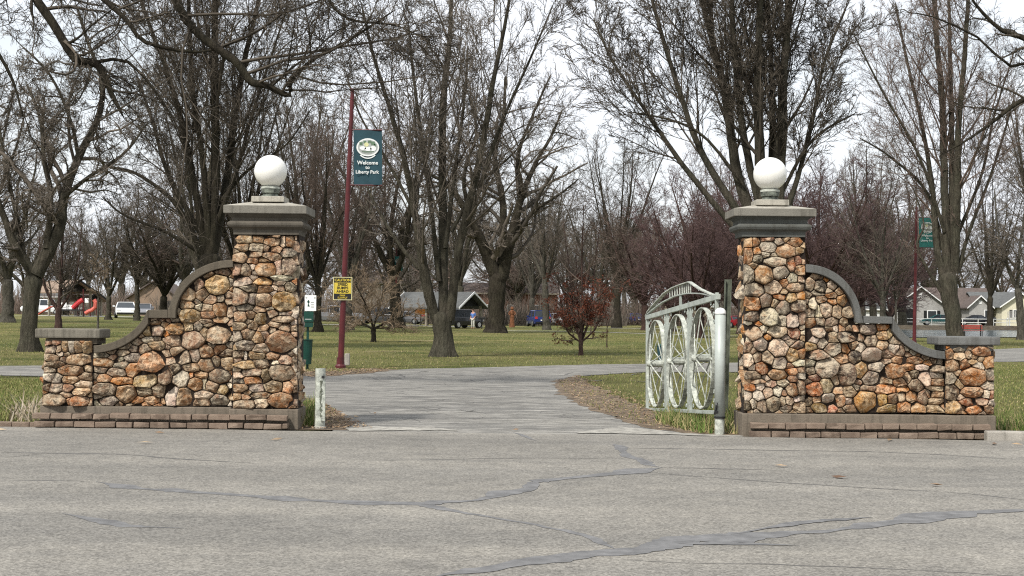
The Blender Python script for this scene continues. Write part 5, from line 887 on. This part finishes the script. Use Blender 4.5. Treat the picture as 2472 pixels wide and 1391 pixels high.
# ------------------------------------------------------------ buildings
M['siding_g'] = simple('grey siding', (.36, .35, .33), .8, .1, 2); M['siding_c'] = simple('cream siding', (.62, .58, .44), .8, .08, 2); M['siding_p'] = simple('pale green siding', (.38, .42, .38), .8, .1, 2)
M['roof_b'] = simple('brown shingle', (.10, .078, .068), .9, .25, 3); M['roof_g'] = simple('grey shingle', (.105, .108, .105), .9, .2, 3); M['roof_t'] = simple('tan metal roof', (.24, .17, .12), .6, .15, 2); M['brickw'] = simple('red brick wall', (.17, .075, .045), .9, .3, 4); M['beige'] = simple('beige wall', (.26, .23, .18), .8, .1, 2)
M['shade_in'] = simple('painted interior shade', (.02, .02, .02), .95, .1, 2)  # near-black colour stands in for shade in openings and under shelter roofs
def house(label, cat, x, y, z, w_, d, hw_, hr, wall, roof, front, openings=(), name='house', oh=.4, rz=0.0, trim='white'):
    """gable roof; front=True: gable end faces the camera, ridge runs back; else ridge runs left-right"""
    t = thing(name, label, cat, (x, y, z), rz); m = MB()
    if front: m.prism([(-w_ / 2, -.2), (w_ / 2, -.2), (w_ / 2, hw_), (0, hw_ + hr - .06), (-w_ / 2, hw_)], 0, d)
    else:
        m.box(-w_ / 2, w_ / 2, 0, d, -.2, hw_)
        for s in (-1, 1): m.add([(s * w_ / 2, 0, hw_), (s * w_ / 2, d, hw_), (s * w_ / 2, d / 2, hw_ + hr - .06)], [(0, 1, 2)])
    m.obj('wall', M[wall], t)
    th = .14
    if front:
        for s in (-1, 1):
            e = hr / (w_ / 2); a = (s * (w_ / 2 + oh), hw_ - e * oh); MB().prism([a, (0, hw_ + hr), (0, hw_ + hr + th), (a[0], a[1] + th)][::s], -oh, d + oh).obj('roof', M[roof], t)
            MB().prism([(a[0], a[1] - .03), (0, hw_ + hr - .03), (0, hw_ + hr + th + .01), (a[0], a[1] + th + .01)][::s], -oh - .06, -oh - .002).obj('gable_trim', M[trim], t)
    else:
        for s in (-1, 1):
            e = hr / (d / 2); y0 = d / 2 + s * (d / 2 + oh); V = [(-w_ / 2 - oh, y0, hw_ - e * oh), (w_ / 2 + oh, y0, hw_ - e * oh), (w_ / 2 + oh, d / 2, hw_ + hr), (-w_ / 2 - oh, d / 2, hw_ + hr)]; V += [(a, b, c + th) for a, b, c in V]
            MB().add(V, [(0, 1, 2, 3), (7, 6, 5, 4), (0, 4, 5, 1), (1, 5, 6, 2), (2, 6, 7, 3), (3, 7, 4, 0)]).obj('roof', M[roof], t)
        MB().box(-w_ / 2 - oh, w_ / 2 + oh, -oh - .07, -oh - .002, hw_ - hr / (d / 2) * oh - .05, hw_ - hr / (d / 2) * oh + th).obj('gutter', M[trim], t)
    for op in openings:
        k, cx, z0, ww, hh = op[:5]
        if k == 'w':
            f = MB(); f.box(cx - ww / 2 - .09, cx + ww / 2 + .09, -.06, -.003, z0 - .09, z0 + hh + .09); fo = f.obj('window', M['white'], t)
            nn_ = max(1, round(ww / .9))
            for q in range(nn_): a = cx - ww / 2 + ww * q / nn_; MB().box(a + .03, a + ww / nn_ - .03, -.085, -.062, z0, z0 + hh).obj('pane', M['glass'], fo)
            if len(op) > 5:
                for s in (-1, 1): MB().box(cx + s * (ww / 2 + .33) - .2, cx + s * (ww / 2 + .33) + .2, -.06, -.003, z0 - .05, z0 + hh + .05).obj('shutter', M['black'], t)
        elif k == 'd': 
            f = MB().box(cx - ww / 2, cx + ww / 2, -.07, -.003, z0, z0 + hh).obj('door', M[op[5] if len(op) > 5 else 'white'], t); MB().box(cx + ww * .35, cx + ww * .42, -.10, -.072, z0 + hh * .45, z0 + hh * .5).obj('handle', M['black'], f)
        elif k == 'o': MB().box(cx - ww / 2, cx + ww / 2, -.05, -.003, z0, z0 + hh).obj('opening_shade_panel', M['shade_in'], t)  # flat dark panel on the wall, paints the shade within an opening
        elif k == 'g': MB().box(cx - ww / 2, cx + ww / 2, -.05, -.003, z0, z0 + hh).obj('gable_vent', M['white'], t)
    return t
def hx(px, D): return at(px, 760, D)[0]
DH = 196; g = .42; s_ = DH / FPX
house('grey house with wide brown roof behind the pond tree', 'house', hx(2300, DH + 4), DH + 4, g, 12.6, 8, 2.75, 2.5, 'siding_g', 'roof_b', False, [('d', 1.35, 0, .95, 2.1), ('w', 3.9, .7, .8, 1.3), ('o', 3.0, 0, .01, .01)])
house('grey gable fronted house wing with shuttered window and dark porch', 'house', hx(2222, DH), DH, g, 6.8, 3.6, 2.7, 2.55, 'siding_g', 'roof_b', True, [('w', 1.6, 1.0, 1.2, .95, 1), ('o', -1.6, 0, 2.0, 2.2), ('g', 0, 3.7, .5, .8)])
house('small grey gable porch between the grey house and cream house', 'porch', hx(2366, DH), DH, g, 3.0, 3.6, 2.7, 1.35, 'siding_g', 'roof_b', True, [('w', .9, .8, .5, 1.3), ('g', 0, 3.0, .45, .45)], name='porch')
house('cream house with grey roof at the right edge', 'house', hx(2418, DH + 2), DH + 2, g, 6.4, 8, 2.75, 1.9, 'siding_c', 'roof_g', False, [('w', -1.0, 1.0, 2.0, .95, 1), ('d', -2.9, 0, .8, 2.1)])
house('cream gable wing with shuttered window at the right edge', 'house', hx(2462, DH - 2), DH - 2, g, 5.0, 4.5, 2.75, 1.75, 'siding_c', 'roof_g', True, [('w', -.2, 1.2, 1.4, .95, 1)])
house('pale green gable house behind the coping step of the right wall', 'house', hx(2163, DH + 8), DH + 8, g, 3.9, 8, 2.9, 1.9, 'siding_p', 'roof_g', True, [('w', -.6, .9, .7, 1.0), ('d', .9, 0, .9, 2.0, 'brickw')])
house('low grey roofed house with white garage door at the left end of the house row', 'house', hx(2098, DH + 3), DH + 3, g, 4.6, 7, 2.3, 2.2, 'siding_c', 'roof_g', False, [('d', .4, .1, 2.6, 1.7)])
# houses and blocks far behind the park
house('long red brick building behind the shelter', 'building', hx(1205, 205), 205, .3, 17, 7, 4.2, 1.4, 'brickw', 'roof_b', False, [('w', -6, 1.2, 1.6, 1.2), ('w', -2, 1.2, 1.6, 1.2), ('w', 2, 1.2, 1.6, 1.2), ('w', 6, 1.2, 1.6, 1.2)], name='brick_building', trim='beige')
house('beige two storey building seen through the trees left of the shelter', 'building', hx(930, 222), 222, .4, 11, 7, 5.8, 1.6, 'beige', 'roof_b', False, [('w', -3.5, 1.2, 1.2, 1.3), ('w', 0, 1.2, 1.2, 1.3), ('w', 3.5, 1.2, 1.2, 1.3), ('w', -3.5, 3.9, 1.2, 1.3), ('w', 0, 3.9, 1.2, 1.3), ('w', 3.5, 3.9, 1.2, 1.3)], name='apartment_building', trim='beige')
house('brown barn like building above the left coping step', 'building', hx(372, 168), 168, .85, 6.0, 8, 2.2, 1.9, 'roof_t', 'roof_b', True, [('o', 1.4, .4, 1.4, 1.4)], name='barn', trim='roof_b')
house('pale house behind the playground at the far left', 'house', hx(120, 215), 215, .9, 8, 6, 2.6, 1.2, 'siding_p', 'roof_g', False, [('w', -2.2, 1, 1.2, 1.1), ('d', 0, 0, 1, 2), ('w', 2.2, 1, 1.2, 1.1)])
house('white house far behind the gate', 'house', hx(1690, 205), 205, .2, 9, 6, 2.7, 1.5, 'siding_c', 'roof_g', False, [('w', -2.2, 1, 1.2, 1.1), ('w', 2.2, 1, 1.2, 1.1)])
# open park shelter with grey roof
def shelter(label, x, y, z, w_, d, he, hr, roof, rz, trim, front=True, posts=True, name='park_shelter'):
    t = thing(name, label, 'shelter', (x, y, z), rz); oh = .5
    for s in (-1, 1):
        e = hr / (w_ / 2); a = (s * (w_ / 2 + oh), he - e * oh); MB().prism([a, (0, he + hr), (0, he + hr + .12), (a[0], a[1] + .12)][::s], -oh, d + oh).obj('roof', M[roof], t)
        for yy in (-oh - .08, d + oh + .002): MB().prism([(a[0], a[1] - .04), (0, he + hr - .06), (0, he + hr + .14), (a[0], a[1] + .14)][::s], yy, yy + .078).obj('fascia', M[trim], t)
    MB().prism([(-w_ / 2, he - .05), (w_ / 2, he - .05), (0, he + hr - .2)], .3, d - .3).obj('underside_shade_fill', M['shade_in'], t)  # solid dark fill, paints the shade beneath the shelter roof
    for i in range(3):
        for s in (-1, 1): MB().box(s * w_ / 2 - .1, s * w_ / 2 + .1, d * i / 2 - .1 + (0 if i else .2), d * i / 2 + .1 + (0 if i else .2) - (.2 if i == 2 else 0), -.1, he).obj('post', M['beige'], t)
    MB().box(-w_ / 2, w_ / 2, -.2, d + .2, -.1, .03).obj('slab_floor', M['paleroad'], t)
    return t
shelter('open park shelter with grey roof and white gable trim', hx(1135, 140), 140, .15, 3.7, 8.3, 2.1, 1.25, 'roof_g', R(52), 'white')
shelter('playground shelter with tan roof and dark gable at the far left', hx(186, 143), 143, .85, 3.4, 4.6, 2.55, .95, 'roof_t', R(52), 'black')
shelter('lower tan roofed play shelter over the red tube slide', hx(226, 146), 146, .85, 2.2, 3.0, 1.75, .7, 'roof_t', R(55), 'black')
# playground
M['red'] = simple('red plastic', (.42, .03, .035), .4, .15, 3); M['rednfade'] = simple('faded red plastic', (.55, .12, .09), .5, .15, 3)
p = np.array([hx(178, 141), 141, .85]); q = lambda a, b, dy=0: at(a, b, 141 + dy) - p
t = thing('playground_set', 'playground set with red slides, white panels and maroon post at the far left', 'playground', p)
MB().ribbon([q(94, 759), q(104, 752), q(124, 741), q(130, 740)], (0, .35, 0), (0, 0, .05)).obj('slide', M['rednfade'], t)
MB().tube([q(176, 744), q(184, 736), q(192, 729), q(200, 724)], .24, 10).obj('slide', M['red'], t)
MB().tube([q(206, 757), q(214, 752), q(222, 749), q(230, 742), q(231, 730), q(227, 724)], .2, 10).obj('tube_slide', M['rednfade'], t)
MB().tube([q(202, 764), q(201, 698)], .06, 8).obj('post', M['maroon'], t)
for a in (152, 166, 188, 218, 234): MB().tube([q(a, 764), q(a, 722)], .05, 6).obj('post', M['maroon'] if a > 180 else M['black'], t)
for a, b, c, d_ in ((148, 161, 731, 747), (163, 174, 736, 747), (205, 214, 720, 731)): A, B = q(a, d_), q(b, c); MB().box(A[0], B[0], -.04, .04, A[2], B[2]).obj('panel', M['white'], t)
A, B = q(148, 750), q(200, 747); MB().box(A[0], B[0], -.7, .7, A[2], B[2]).obj('deck', M['black'], t)
for a in (187, 193): MB().tube([q(a, 764), q(a + 3, 742)], .03, 6).obj('ladder_rail', M['white'], t)
for k in range(5): MB().tube([q(187 + k * .6, 761 - 4 * k), q(193 + k * .6, 761 - 4 * k)], .03, 6).obj('rung', M['black'], t)
# ------------------------------------------------------------ cars
def paint(name, c, rough=.25): 
    if name not in M: M[name] = simple(name, c, rough, .05, 2, 0, .5, 0)
    return M[name]
CARS = dict(
 suv=[(-2.3, .45, .85, 0, .82, 0), (-2.25, .3, 1.0, 1.0, .9, 0), (-2.0, .28, 1.05, 1.72, .93, .76), (-.3, .28, 1.02, 1.78, .95, .78), (.45, .28, 1.0, 1.72, .95, .76), (1.15, .28, 1.0, 1.02, .94, 0), (2.1, .3, .88, .9, .9, 0), (2.35, .42, .7, 0, .78, 0)],
 sedan=[(-2.3, .42, .85, 0, .78, 0), (-2.2, .28, .95, .97, .86, 0), (-1.6, .26, .98, 1.0, .89, 0), (-.9, .26, .96, 1.42, .9, .66), (.2, .26, .94, 1.45, .9, .68), (1.1, .26, .92, .94, .9, 0), (2.1, .28, .76, .78, .85, 0), (2.35, .4, .6, 0, .74, 0)],
 pickup=[(-2.8, .45, .95, 0, .88, 0), (-2.75, .35, 1.1, 1.11, .95, 0), (-.9, .32, 1.1, 1.12, .97, 0), (-.8, .32, 1.1, 1.82, .97, .76), (.5, .32, 1.1, 1.84, .97, .78), (1.2, .32, 1.1, 1.12, .97, 0), (2.5, .35, 1.02, 1.04, .94, 0), (2.75, .5, .85, 0, .85, 0)])
def car(label, kind, px, py, rz, mat, name='parked_car', cat='car', D=None, s=1.0, dz=0):
    p = onground(px, py) if D is None else np.array([hx(px, D), D, float(gz(hx(px, D), D))]); t = thing(name, label, cat, (p[0], p[1], p[2] + dz), rz); t.scale = (s, s, s)
    st = CARS[kind]; m = MB(); gl = MB(); V = []
    for (y, zb, zt, zr, hw, hwr) in st: V += [(-hw * .92, y, zb), (-hw, y, (zb + zt) / 2), (-hw * .96, y, zt), (hw * .96, y, zt), (hw, y, (zb + zt) / 2), (hw * .92, y, zb)]
    n = len(st); F = [tuple(range(5, -1, -1)), tuple((n - 1) * 6 + k for k in range(6))] + [(i * 6 + k, i * 6 + (k + 1) % 6, (i + 1) * 6 + (k + 1) % 6, (i + 1) * 6 + k) for i in range(n - 1) for k in range(6)]
    m.add(V, F); b = m.obj('body', mat, t, bevel=.05)
    cab = [i for i in range(n) if st[i][5] > 0]; i0, i1 = cab[0] - 1, cab[-1] + 1; R0 = [(st[i][0], st[i][2] - .02, st[i][3], st[i][4] * .93, st[i][5]) for i in cab]
    ya, yb = st[i0][0] if kind != 'pickup' else st[cab[0]][0] - .02, st[i1][0]
    base = [(-R0[0][3], ya, R0[0][1]), (R0[0][3], ya, R0[0][1]), (R0[-1][3], yb, R0[-1][1]), (-R0[-1][3], yb, R0[-1][1])]; roofp = [(-R0[0][4], R0[0][0], R0[0][2] - .06), (R0[0][4], R0[0][0], R0[0][2] - .06), (R0[-1][4], R0[-1][0], R0[-1][2] - .06), (-R0[-1][4], R0[-1][0], R0[-1][2] - .06)]
    MB().add(base + roofp, [(0, 1, 5, 4), (1, 2, 6, 5), (2, 3, 7, 6), (3, 0, 4, 7), (4, 5, 6, 7)]).obj('window', M['glass'], t)
    rf = MB(); rf.add([(a * 1.03, y, z) for a, y, z in roofp] + [(a * .95, y * 1.0, z + .07) for a, y, z in roofp], [(0, 1, 2, 3), (7, 6, 5, 4), (0, 4, 5, 1), (1, 5, 6, 2), (2, 6, 7, 3), (3, 7, 4, 0)]); rf.obj('roof', mat, t, bevel=.02)
    for sx in (-1, 1):
        for a, b_ in ((base[0 if sx < 0 else 1], roofp[0 if sx < 0 else 1]), (base[3 if sx < 0 else 2], roofp[3 if sx < 0 else 2])): MB().tube([a, b_], .05, 5).obj('pillar', mat, t)
        ym = (base[0][1] + base[3][1]) / 2; MB().tube([(sx * (R0[0][3] + .0), ym, R0[0][1]), (sx * (R0[0][4] + .02), ym, R0[0][2] - .05)], .045, 5).obj('pillar', mat, t)
        for yw in (st[0][0] + .85, st[-1][0] - .85):
            w_ = MB().tube([(sx * .70, yw, .34), (sx * .95, yw, .34)], .34, 16).obj('wheel', M['tyre'], t); MB().tube([(sx * .952, yw, .34), (sx * .965, yw, .34)], .21, 12).obj('rim', M['rim'], w_)
        MB().box(sx * .62 - .17, sx * .62 + .17, st[-1][0] - .30, st[-1][0] - .02, .62, .78).obj('headlight', M['white'], t, bevel=.02)
        MB().box(sx * .68 - .14, sx * .68 + .14, st[0][0] - .03, st[0][0] + .14, .80, 1.05).obj('tail_light', M['red'], t, bevel=.02)
        MB().box(sx * 1.02 - .1, sx * 1.02 + .1, yb - .35, yb - .2, 1.0, 1.14).obj('mirror', mat, t, bevel=.02)
    MB().box(-.75, .75, st[-1][0] - .06, st[-1][0] + .04, .36, .5).obj('bumper', M['black'], t, bevel=.02); MB().box(-.75, .75, st[0][0] - .04, st[0][0] + .06, .36, .52).obj('bumper', M['black'], t, bevel=.02)
    MB().box(-.22, .22, st[0][0] - .055, st[0][0] - .03, .62, .74).obj('number_plate', M['white'], t)
    return t
car('white hatchback parked between two bare trunks above the left seat', 'sedan', 303, 768, R(195), paint('white car paint', (.7, .71, .72)), s=1.08)
car('silver grey pickup parked left of the maroon pole', 'pickup', 812, 781, R(-75), paint('silver paint', (.20, .20, .21), .3))
car('dark grey suv parked in front of the open shelter', 'suv', 1113, 789, R(-38), paint('charcoal paint', (.03, .032, .036)), D=129)
car('grey minivan behind the low tan twigged tree', 'suv', 915, 781, R(80), paint('grey paint', (.12, .12, .13)), D=150)
car('second pale car behind the low tan twigged tree', 'sedan', 972, 779, R(85), paint('silver paint', (.2, .2, .21)), D=152)
car('blue car parked between two grey trunks', 'suv', 1300, 778, R(10), paint('blue paint', (.012, .025, .12)), D=150)
car('white car parked behind the russet leaved tree', 'sedan', 1345, 779, R(35), paint('white car paint', (.7, .7, .7)), D=165)
car('red car glimpsed between the gate and the right pillar', 'sedan', 1768, 781, R(20), paint('red paint', (.35, .01, .02)), D=172)
car('dark blue car seen low behind the trees left of the gate', 'sedan', 1530, 782, R(10), paint('blue paint', (.012, .025, .12)), D=185)
car('teal car parked before the grey gable house', 'sedan', 2264, 785, R(80), paint('teal paint', (.01, .10, .10)), D=190)
car('black car under the small grey porch', 'sedan', 2352, 785, R(85), paint('black paint', (.012, .013, .018)), D=192.5)
car('white truck standing behind the playground slide', 'pickup', 108, 766, R(80), paint('white car paint', (.7, .7, .7)), D=170)
car('silver car half hidden right of the straight bare tree', 'sedan', 347, 768, R(190), paint('silver paint', (.2, .2, .21)), D=150)
# ------------------------------------------------------------ street furniture far back
t = thing('park_bench', 'red park bench on the pond shore behind the right seat', 'bench', onground(2348, 812), 0); M['benchred'] = simple('red bench', (.30, .05, .035), .5, .2, 4)
for z in (.46, .52): MB().box(-.85, .85, -.25 + (z > .5) * 1.0 * 0, .2, z - .02, z + .01).obj('seat', M['benchred'], t) if z < .5 else None
for z in (.58, .70, .82): MB().box(-.85, .85, .20, .23, z, z + .09).obj('back_slat', M['benchred'], t)
for x in (-.7, .7): MB().box(x - .03, x + .03, .18, .24, 0, .9).obj('leg', M['black'], t); MB().box(x - .03, x + .03, -.22, -.16, 0, .45).obj('leg', M['black'], t)
t = thing('guard_rail', 'long white pipe rail along the street beyond the pond', 'railing', (hx(2380, 182), 182, .42))
for z in (.45, .9): MB().tube([(-13, 0, z), (9, 0, z)], .05, 6).obj('rail', M['white'], t)
for k in range(12): MB().tube([(-13 + 2 * k, 0, -.2), (-13 + 2 * k, 0, .92)], .045, 6).obj('post', M['white'], t)
t = thing('garden_chair', 'tall white lattice garden chair before the cream house', 'chair', (hx(2447, 188), 188, .42))
for x in (-.7, .7):
    for y in (-.5, .5): MB().box(x - .06, x + .06, y - .06, y + .06, 0, 1.1).obj('leg', M['white'], t)
MB().box(-.76, .76, -.56, .56, .9, 1.0).obj('seat', M['white'], t)
for k in range(7): MB().box(-.62 + .2 * k, -.52 + .2 * k, .5, .56, 1.0, 2.1 - .05 * abs(k - 3)).obj('back_slat', M['siding_g'], t)
t = thing('outdoor_grill', 'black covered grill beside the cream house wall', 'grill', (hx(2393, 190), 190, .42)); MB().box(-.6, .6, -.3, .3, .55, 1.15).obj('grill_body', M['black'], t, bevel=.1); MB().box(-.5, .5, -.25, .25, 0, .45).obj('cabinet', M['black'], t); MB().box(-.75, .75, -.25, .25, .45, .53).obj('shelf', M['siding_g'], t)
p = onground(1163, 794); t = thing('park_grill', 'black pedestal barbecue grill right of the dark grey suv', 'grill', p); MB().tube([(0, 0, -.05), (0, 0, .85)], .04, 8).obj('pedestal', M['black'], t); MB().box(-.32, .32, -.25, .25, .85, 1.05).obj('fire_box', M['black'], t, bevel=.02); MB().box(-.36, .36, -.2, .2, 1.12, 1.14).obj('grate', M['black'], t); MB().tube([(-.36, 0, 1.13), (-.48, 0, 1.13)], .02, 6).obj('handle', M['black'], t)
# carved wooden totem
M['carved'] = simple('orange carved wood', (.20, .08, .035), .8, .35, 6); p = onground(1236, 790); t = thing('carved_stump', 'orange brown carved wooden stump statue right of the dark tree', 'statue', p)
MB().lathe([(.32, -.1), (.26, .3), (.22, .9), (.25, 1.1), (.18, 1.2)], sides=14).obj('stump_base', M['carved'], t); MB().lathe([(.15, 1.2), (.22, 1.4), (.20, 1.65), (.12, 1.75)], sides=12).obj('figure_body', M['carved'], t); MB().lathe([(.10, 1.75), (.17, 1.85), (.16, 2.0), (.05, 2.1)], sides=12).obj('figure_head', M['carved'], t)
for s in (-1, 1): MB().tube([(s * .22, -.05, 1.6), (s * .34, -.1, 1.35), (s * .2, -.22, 1.2)], [.08, .07, .05], 8).obj('figure_arm', M['carved'], t)
p = onground(988, 788); t = thing('concrete_bumper', 'pale concrete parking block on grass left of the vase shaped tree', 'parking block', p); MB().box(-.9, .9, -.12, .12, -.02, .16).obj('block', M['kerb'], t, bevel=.03)
for px_, label in ((998, 'orange table canopy inside the open shelter'),): 
    p = np.array([hx(1018, 143), 143, .15]); t = thing('orange_stall', label, 'stall', p); m = MB(); m.prism([(-.7, 1.2), (.7, 1.2), (.5, 1.7), (-.5, 1.7)], -.6, .6); m.obj('canopy', simple('orange cloth', (.75, .28, .05), .7, .1, 3), t)
    for x in (-.65, .65):
        for y in (-.5, .5): MB().box(x - .03, x + .03, y - .03, y + .03, 0, 1.2).obj('leg', M['black'], t)
    MB().box(-.75, .75, -.5, .5, .68, .74).obj('tabletop', M['roof_t'], t)
# ------------------------------------------------------------ people
def skin_obj(name, verts, edges, rads, mat, parent, sub=1):
    me = bpy.data.meshes.new(name); me.from_pydata(verts, edges, []); o = bpy.data.objects.new(name, me); COL.objects.link(o); o.modifiers.new('s', 'SKIN')
    for i, r_ in enumerate(rads): me.skin_vertices[0].data[i].radius = (r_, r_)
    me.skin_vertices[0].data[0].use_root = True; u = o.modifiers.new('u', 'SUBSURF'); u.levels = sub; dg = bpy.context.evaluated_depsgraph_get(); m2 = bpy.data.meshes.new_from_object(o.evaluated_get(dg)); bpy.data.objects.remove(o); m2.name = name
    m2.materials.clear(); m2.polygons.foreach_set('use_smooth', np.ones(len(m2.polygons), bool)); return link(name, m2, mat, parent)
M['skin'] = simple('skin', (.45, .26, .19), .6, .08, 3); M['hair'] = simple('brown hair', (.04, .025, .015), .8, .2, 10)
def person(label, p, rz, shirt, trousers, sit=False):
    t = thing('person', label, 'person', p, rz); k = -.42 if sit else 0.0
    kn = lambda s: ((s * .1, -.42, .5) if sit else (s * .105, -.03, .49)); ft = lambda s: ((s * .1, -.42, .08) if sit else (s * .11, 0, .08)); hp = .94 + k
    V = [(0, 0, hp), (0, 0, hp + .28), (0, .01, hp + .48), (0, 0, hp + .58), (0, -.01, hp + .66), (0, -.02, hp + .76)]; E = [(0, 1), (1, 2), (2, 3), (3, 4), (4, 5)]; Rr = [.14, .125, .14, .055, .085, .075]
    for s in (-1, 1):
        n = len(V); V += [(s * .17, .01, hp + .47), (s * .22, .03, hp + .2), (s * .2, -.12, hp + .0), (s * .19, -.17, hp - .06)]; E += [(2, n), (n, n + 1), (n + 1, n + 2), (n + 2, n + 3)]; Rr += [.06, .045, .035, .03]
        n = len(V); V += [(s * .095, 0, hp - .06), kn(s), ft(s), (ft(s)[0], ft(s)[1] - .16, .04)]; E += [(0, n), (n, n + 1), (n + 1, n + 2), (n + 2, n + 3)]; Rr += [.09, .062, .045, .035]
        for f in range(5):
            n2 = len(V); a = n2; base_ = [i for i in range(len(V)) if V[i] == (s * .19, -.17, hp - .06)][0]; V += [(s * (.175 + .008 * f), -.19 - .004 * f, hp - .10), (s * (.17 + .008 * f), -.20, hp - .135 + .008 * abs(f - 2))]; E += [(base_, a), (a, a + 1)]; Rr += [.008, .007]
    skin_obj('body', V, E, Rr, M['skin'], t)
    V2 = [(0, 0, hp - .02), (0, 0, hp + .28), (0, .01, hp + .5)]; E2 = [(0, 1), (1, 2)]; R2 = [.155, .145, .155]
    for s in (-1, 1): n = len(V2); V2 += [(s * .18, .01, hp + .47), (s * .225, .03, hp + .2)]; E2 += [(2, n), (n, n + 1)]; R2 += [.075, .062]
    skin_obj('shirt', V2, E2, R2, shirt, t)
    V3 = [(0, 0, hp)]; E3 = []; R3 = [.15]
    for s in (-1, 1): n = len(V3); f = ft(s); V3 += [(s * .095, 0, hp - .08), kn(s), (f[0], f[1], .12)]; E3 += [(0, n), (n, n + 1), (n + 1, n + 2)]; R3 += [.105, .08, .065]
    skin_obj('trousers', V3, E3, R3, trousers, t)
    MB().lathe([(.02, hp + .65), (.085, hp + .70), (.1, hp + .78), (.085, hp + .85), (.03, hp + .885)], c=(0, .015), sides=12).obj('hair', M['hair'], t, smooth=True)
    MB().lathe([(.012, -.02), (.006, .02)], c=(0, -.10), sides=6).obj('nose', M['skin'], t, loc=(0, 0, hp + .755))
    for s in (-1, 1): MB().lathe([(.008, -.006), (.008, .006)], c=(s * .03, -.092), sides=6).obj('eye', M['black'], t, loc=(0, 0, hp + .78))
    return t
person('person in blue shirt and pale trousers standing by the dark grey suv', np.array([hx(1142, 127), 127, float(gz(hx(1142, 127), 127))]), R(-30), simple('blue shirt', (.10, .20, .50), .8, .1, 4), simple('pale trousers', (.5, .5, .45), .8, .1, 4))
person('person in light blue shirt standing by the shelter post', onground(1004, 778), R(20), simple('light blue shirt', (.30, .42, .60), .8, .1, 4), simple('brown trousers', (.12, .09, .07), .8, .1, 4))
person('person in dark clothes sitting at the orange stall', onground(1032, 781) + np.array([0, 0, 0]), R(40), simple('dark red top', (.12, .02, .03), .8, .1, 4), simple('navy trousers', (.015, .018, .04), .8, .1, 4), True)
t = thing('camp_chair', 'dark camp chair under the person sitting at the orange stall', 'chair', onground(1032, 781), R(40)); MB().box(-.25, .25, -.28, .22, .38, .41).obj('seat', M['black'], t); MB().box(-.25, .25, .2, .24, .4, .85).obj('backrest', M['black'], t)
for x in (-.23, .23):
    for y in (-.25, .2): MB().box(x - .015, x + .015, y - .015, y + .015, 0, .39).obj('leg', M['black'], t)
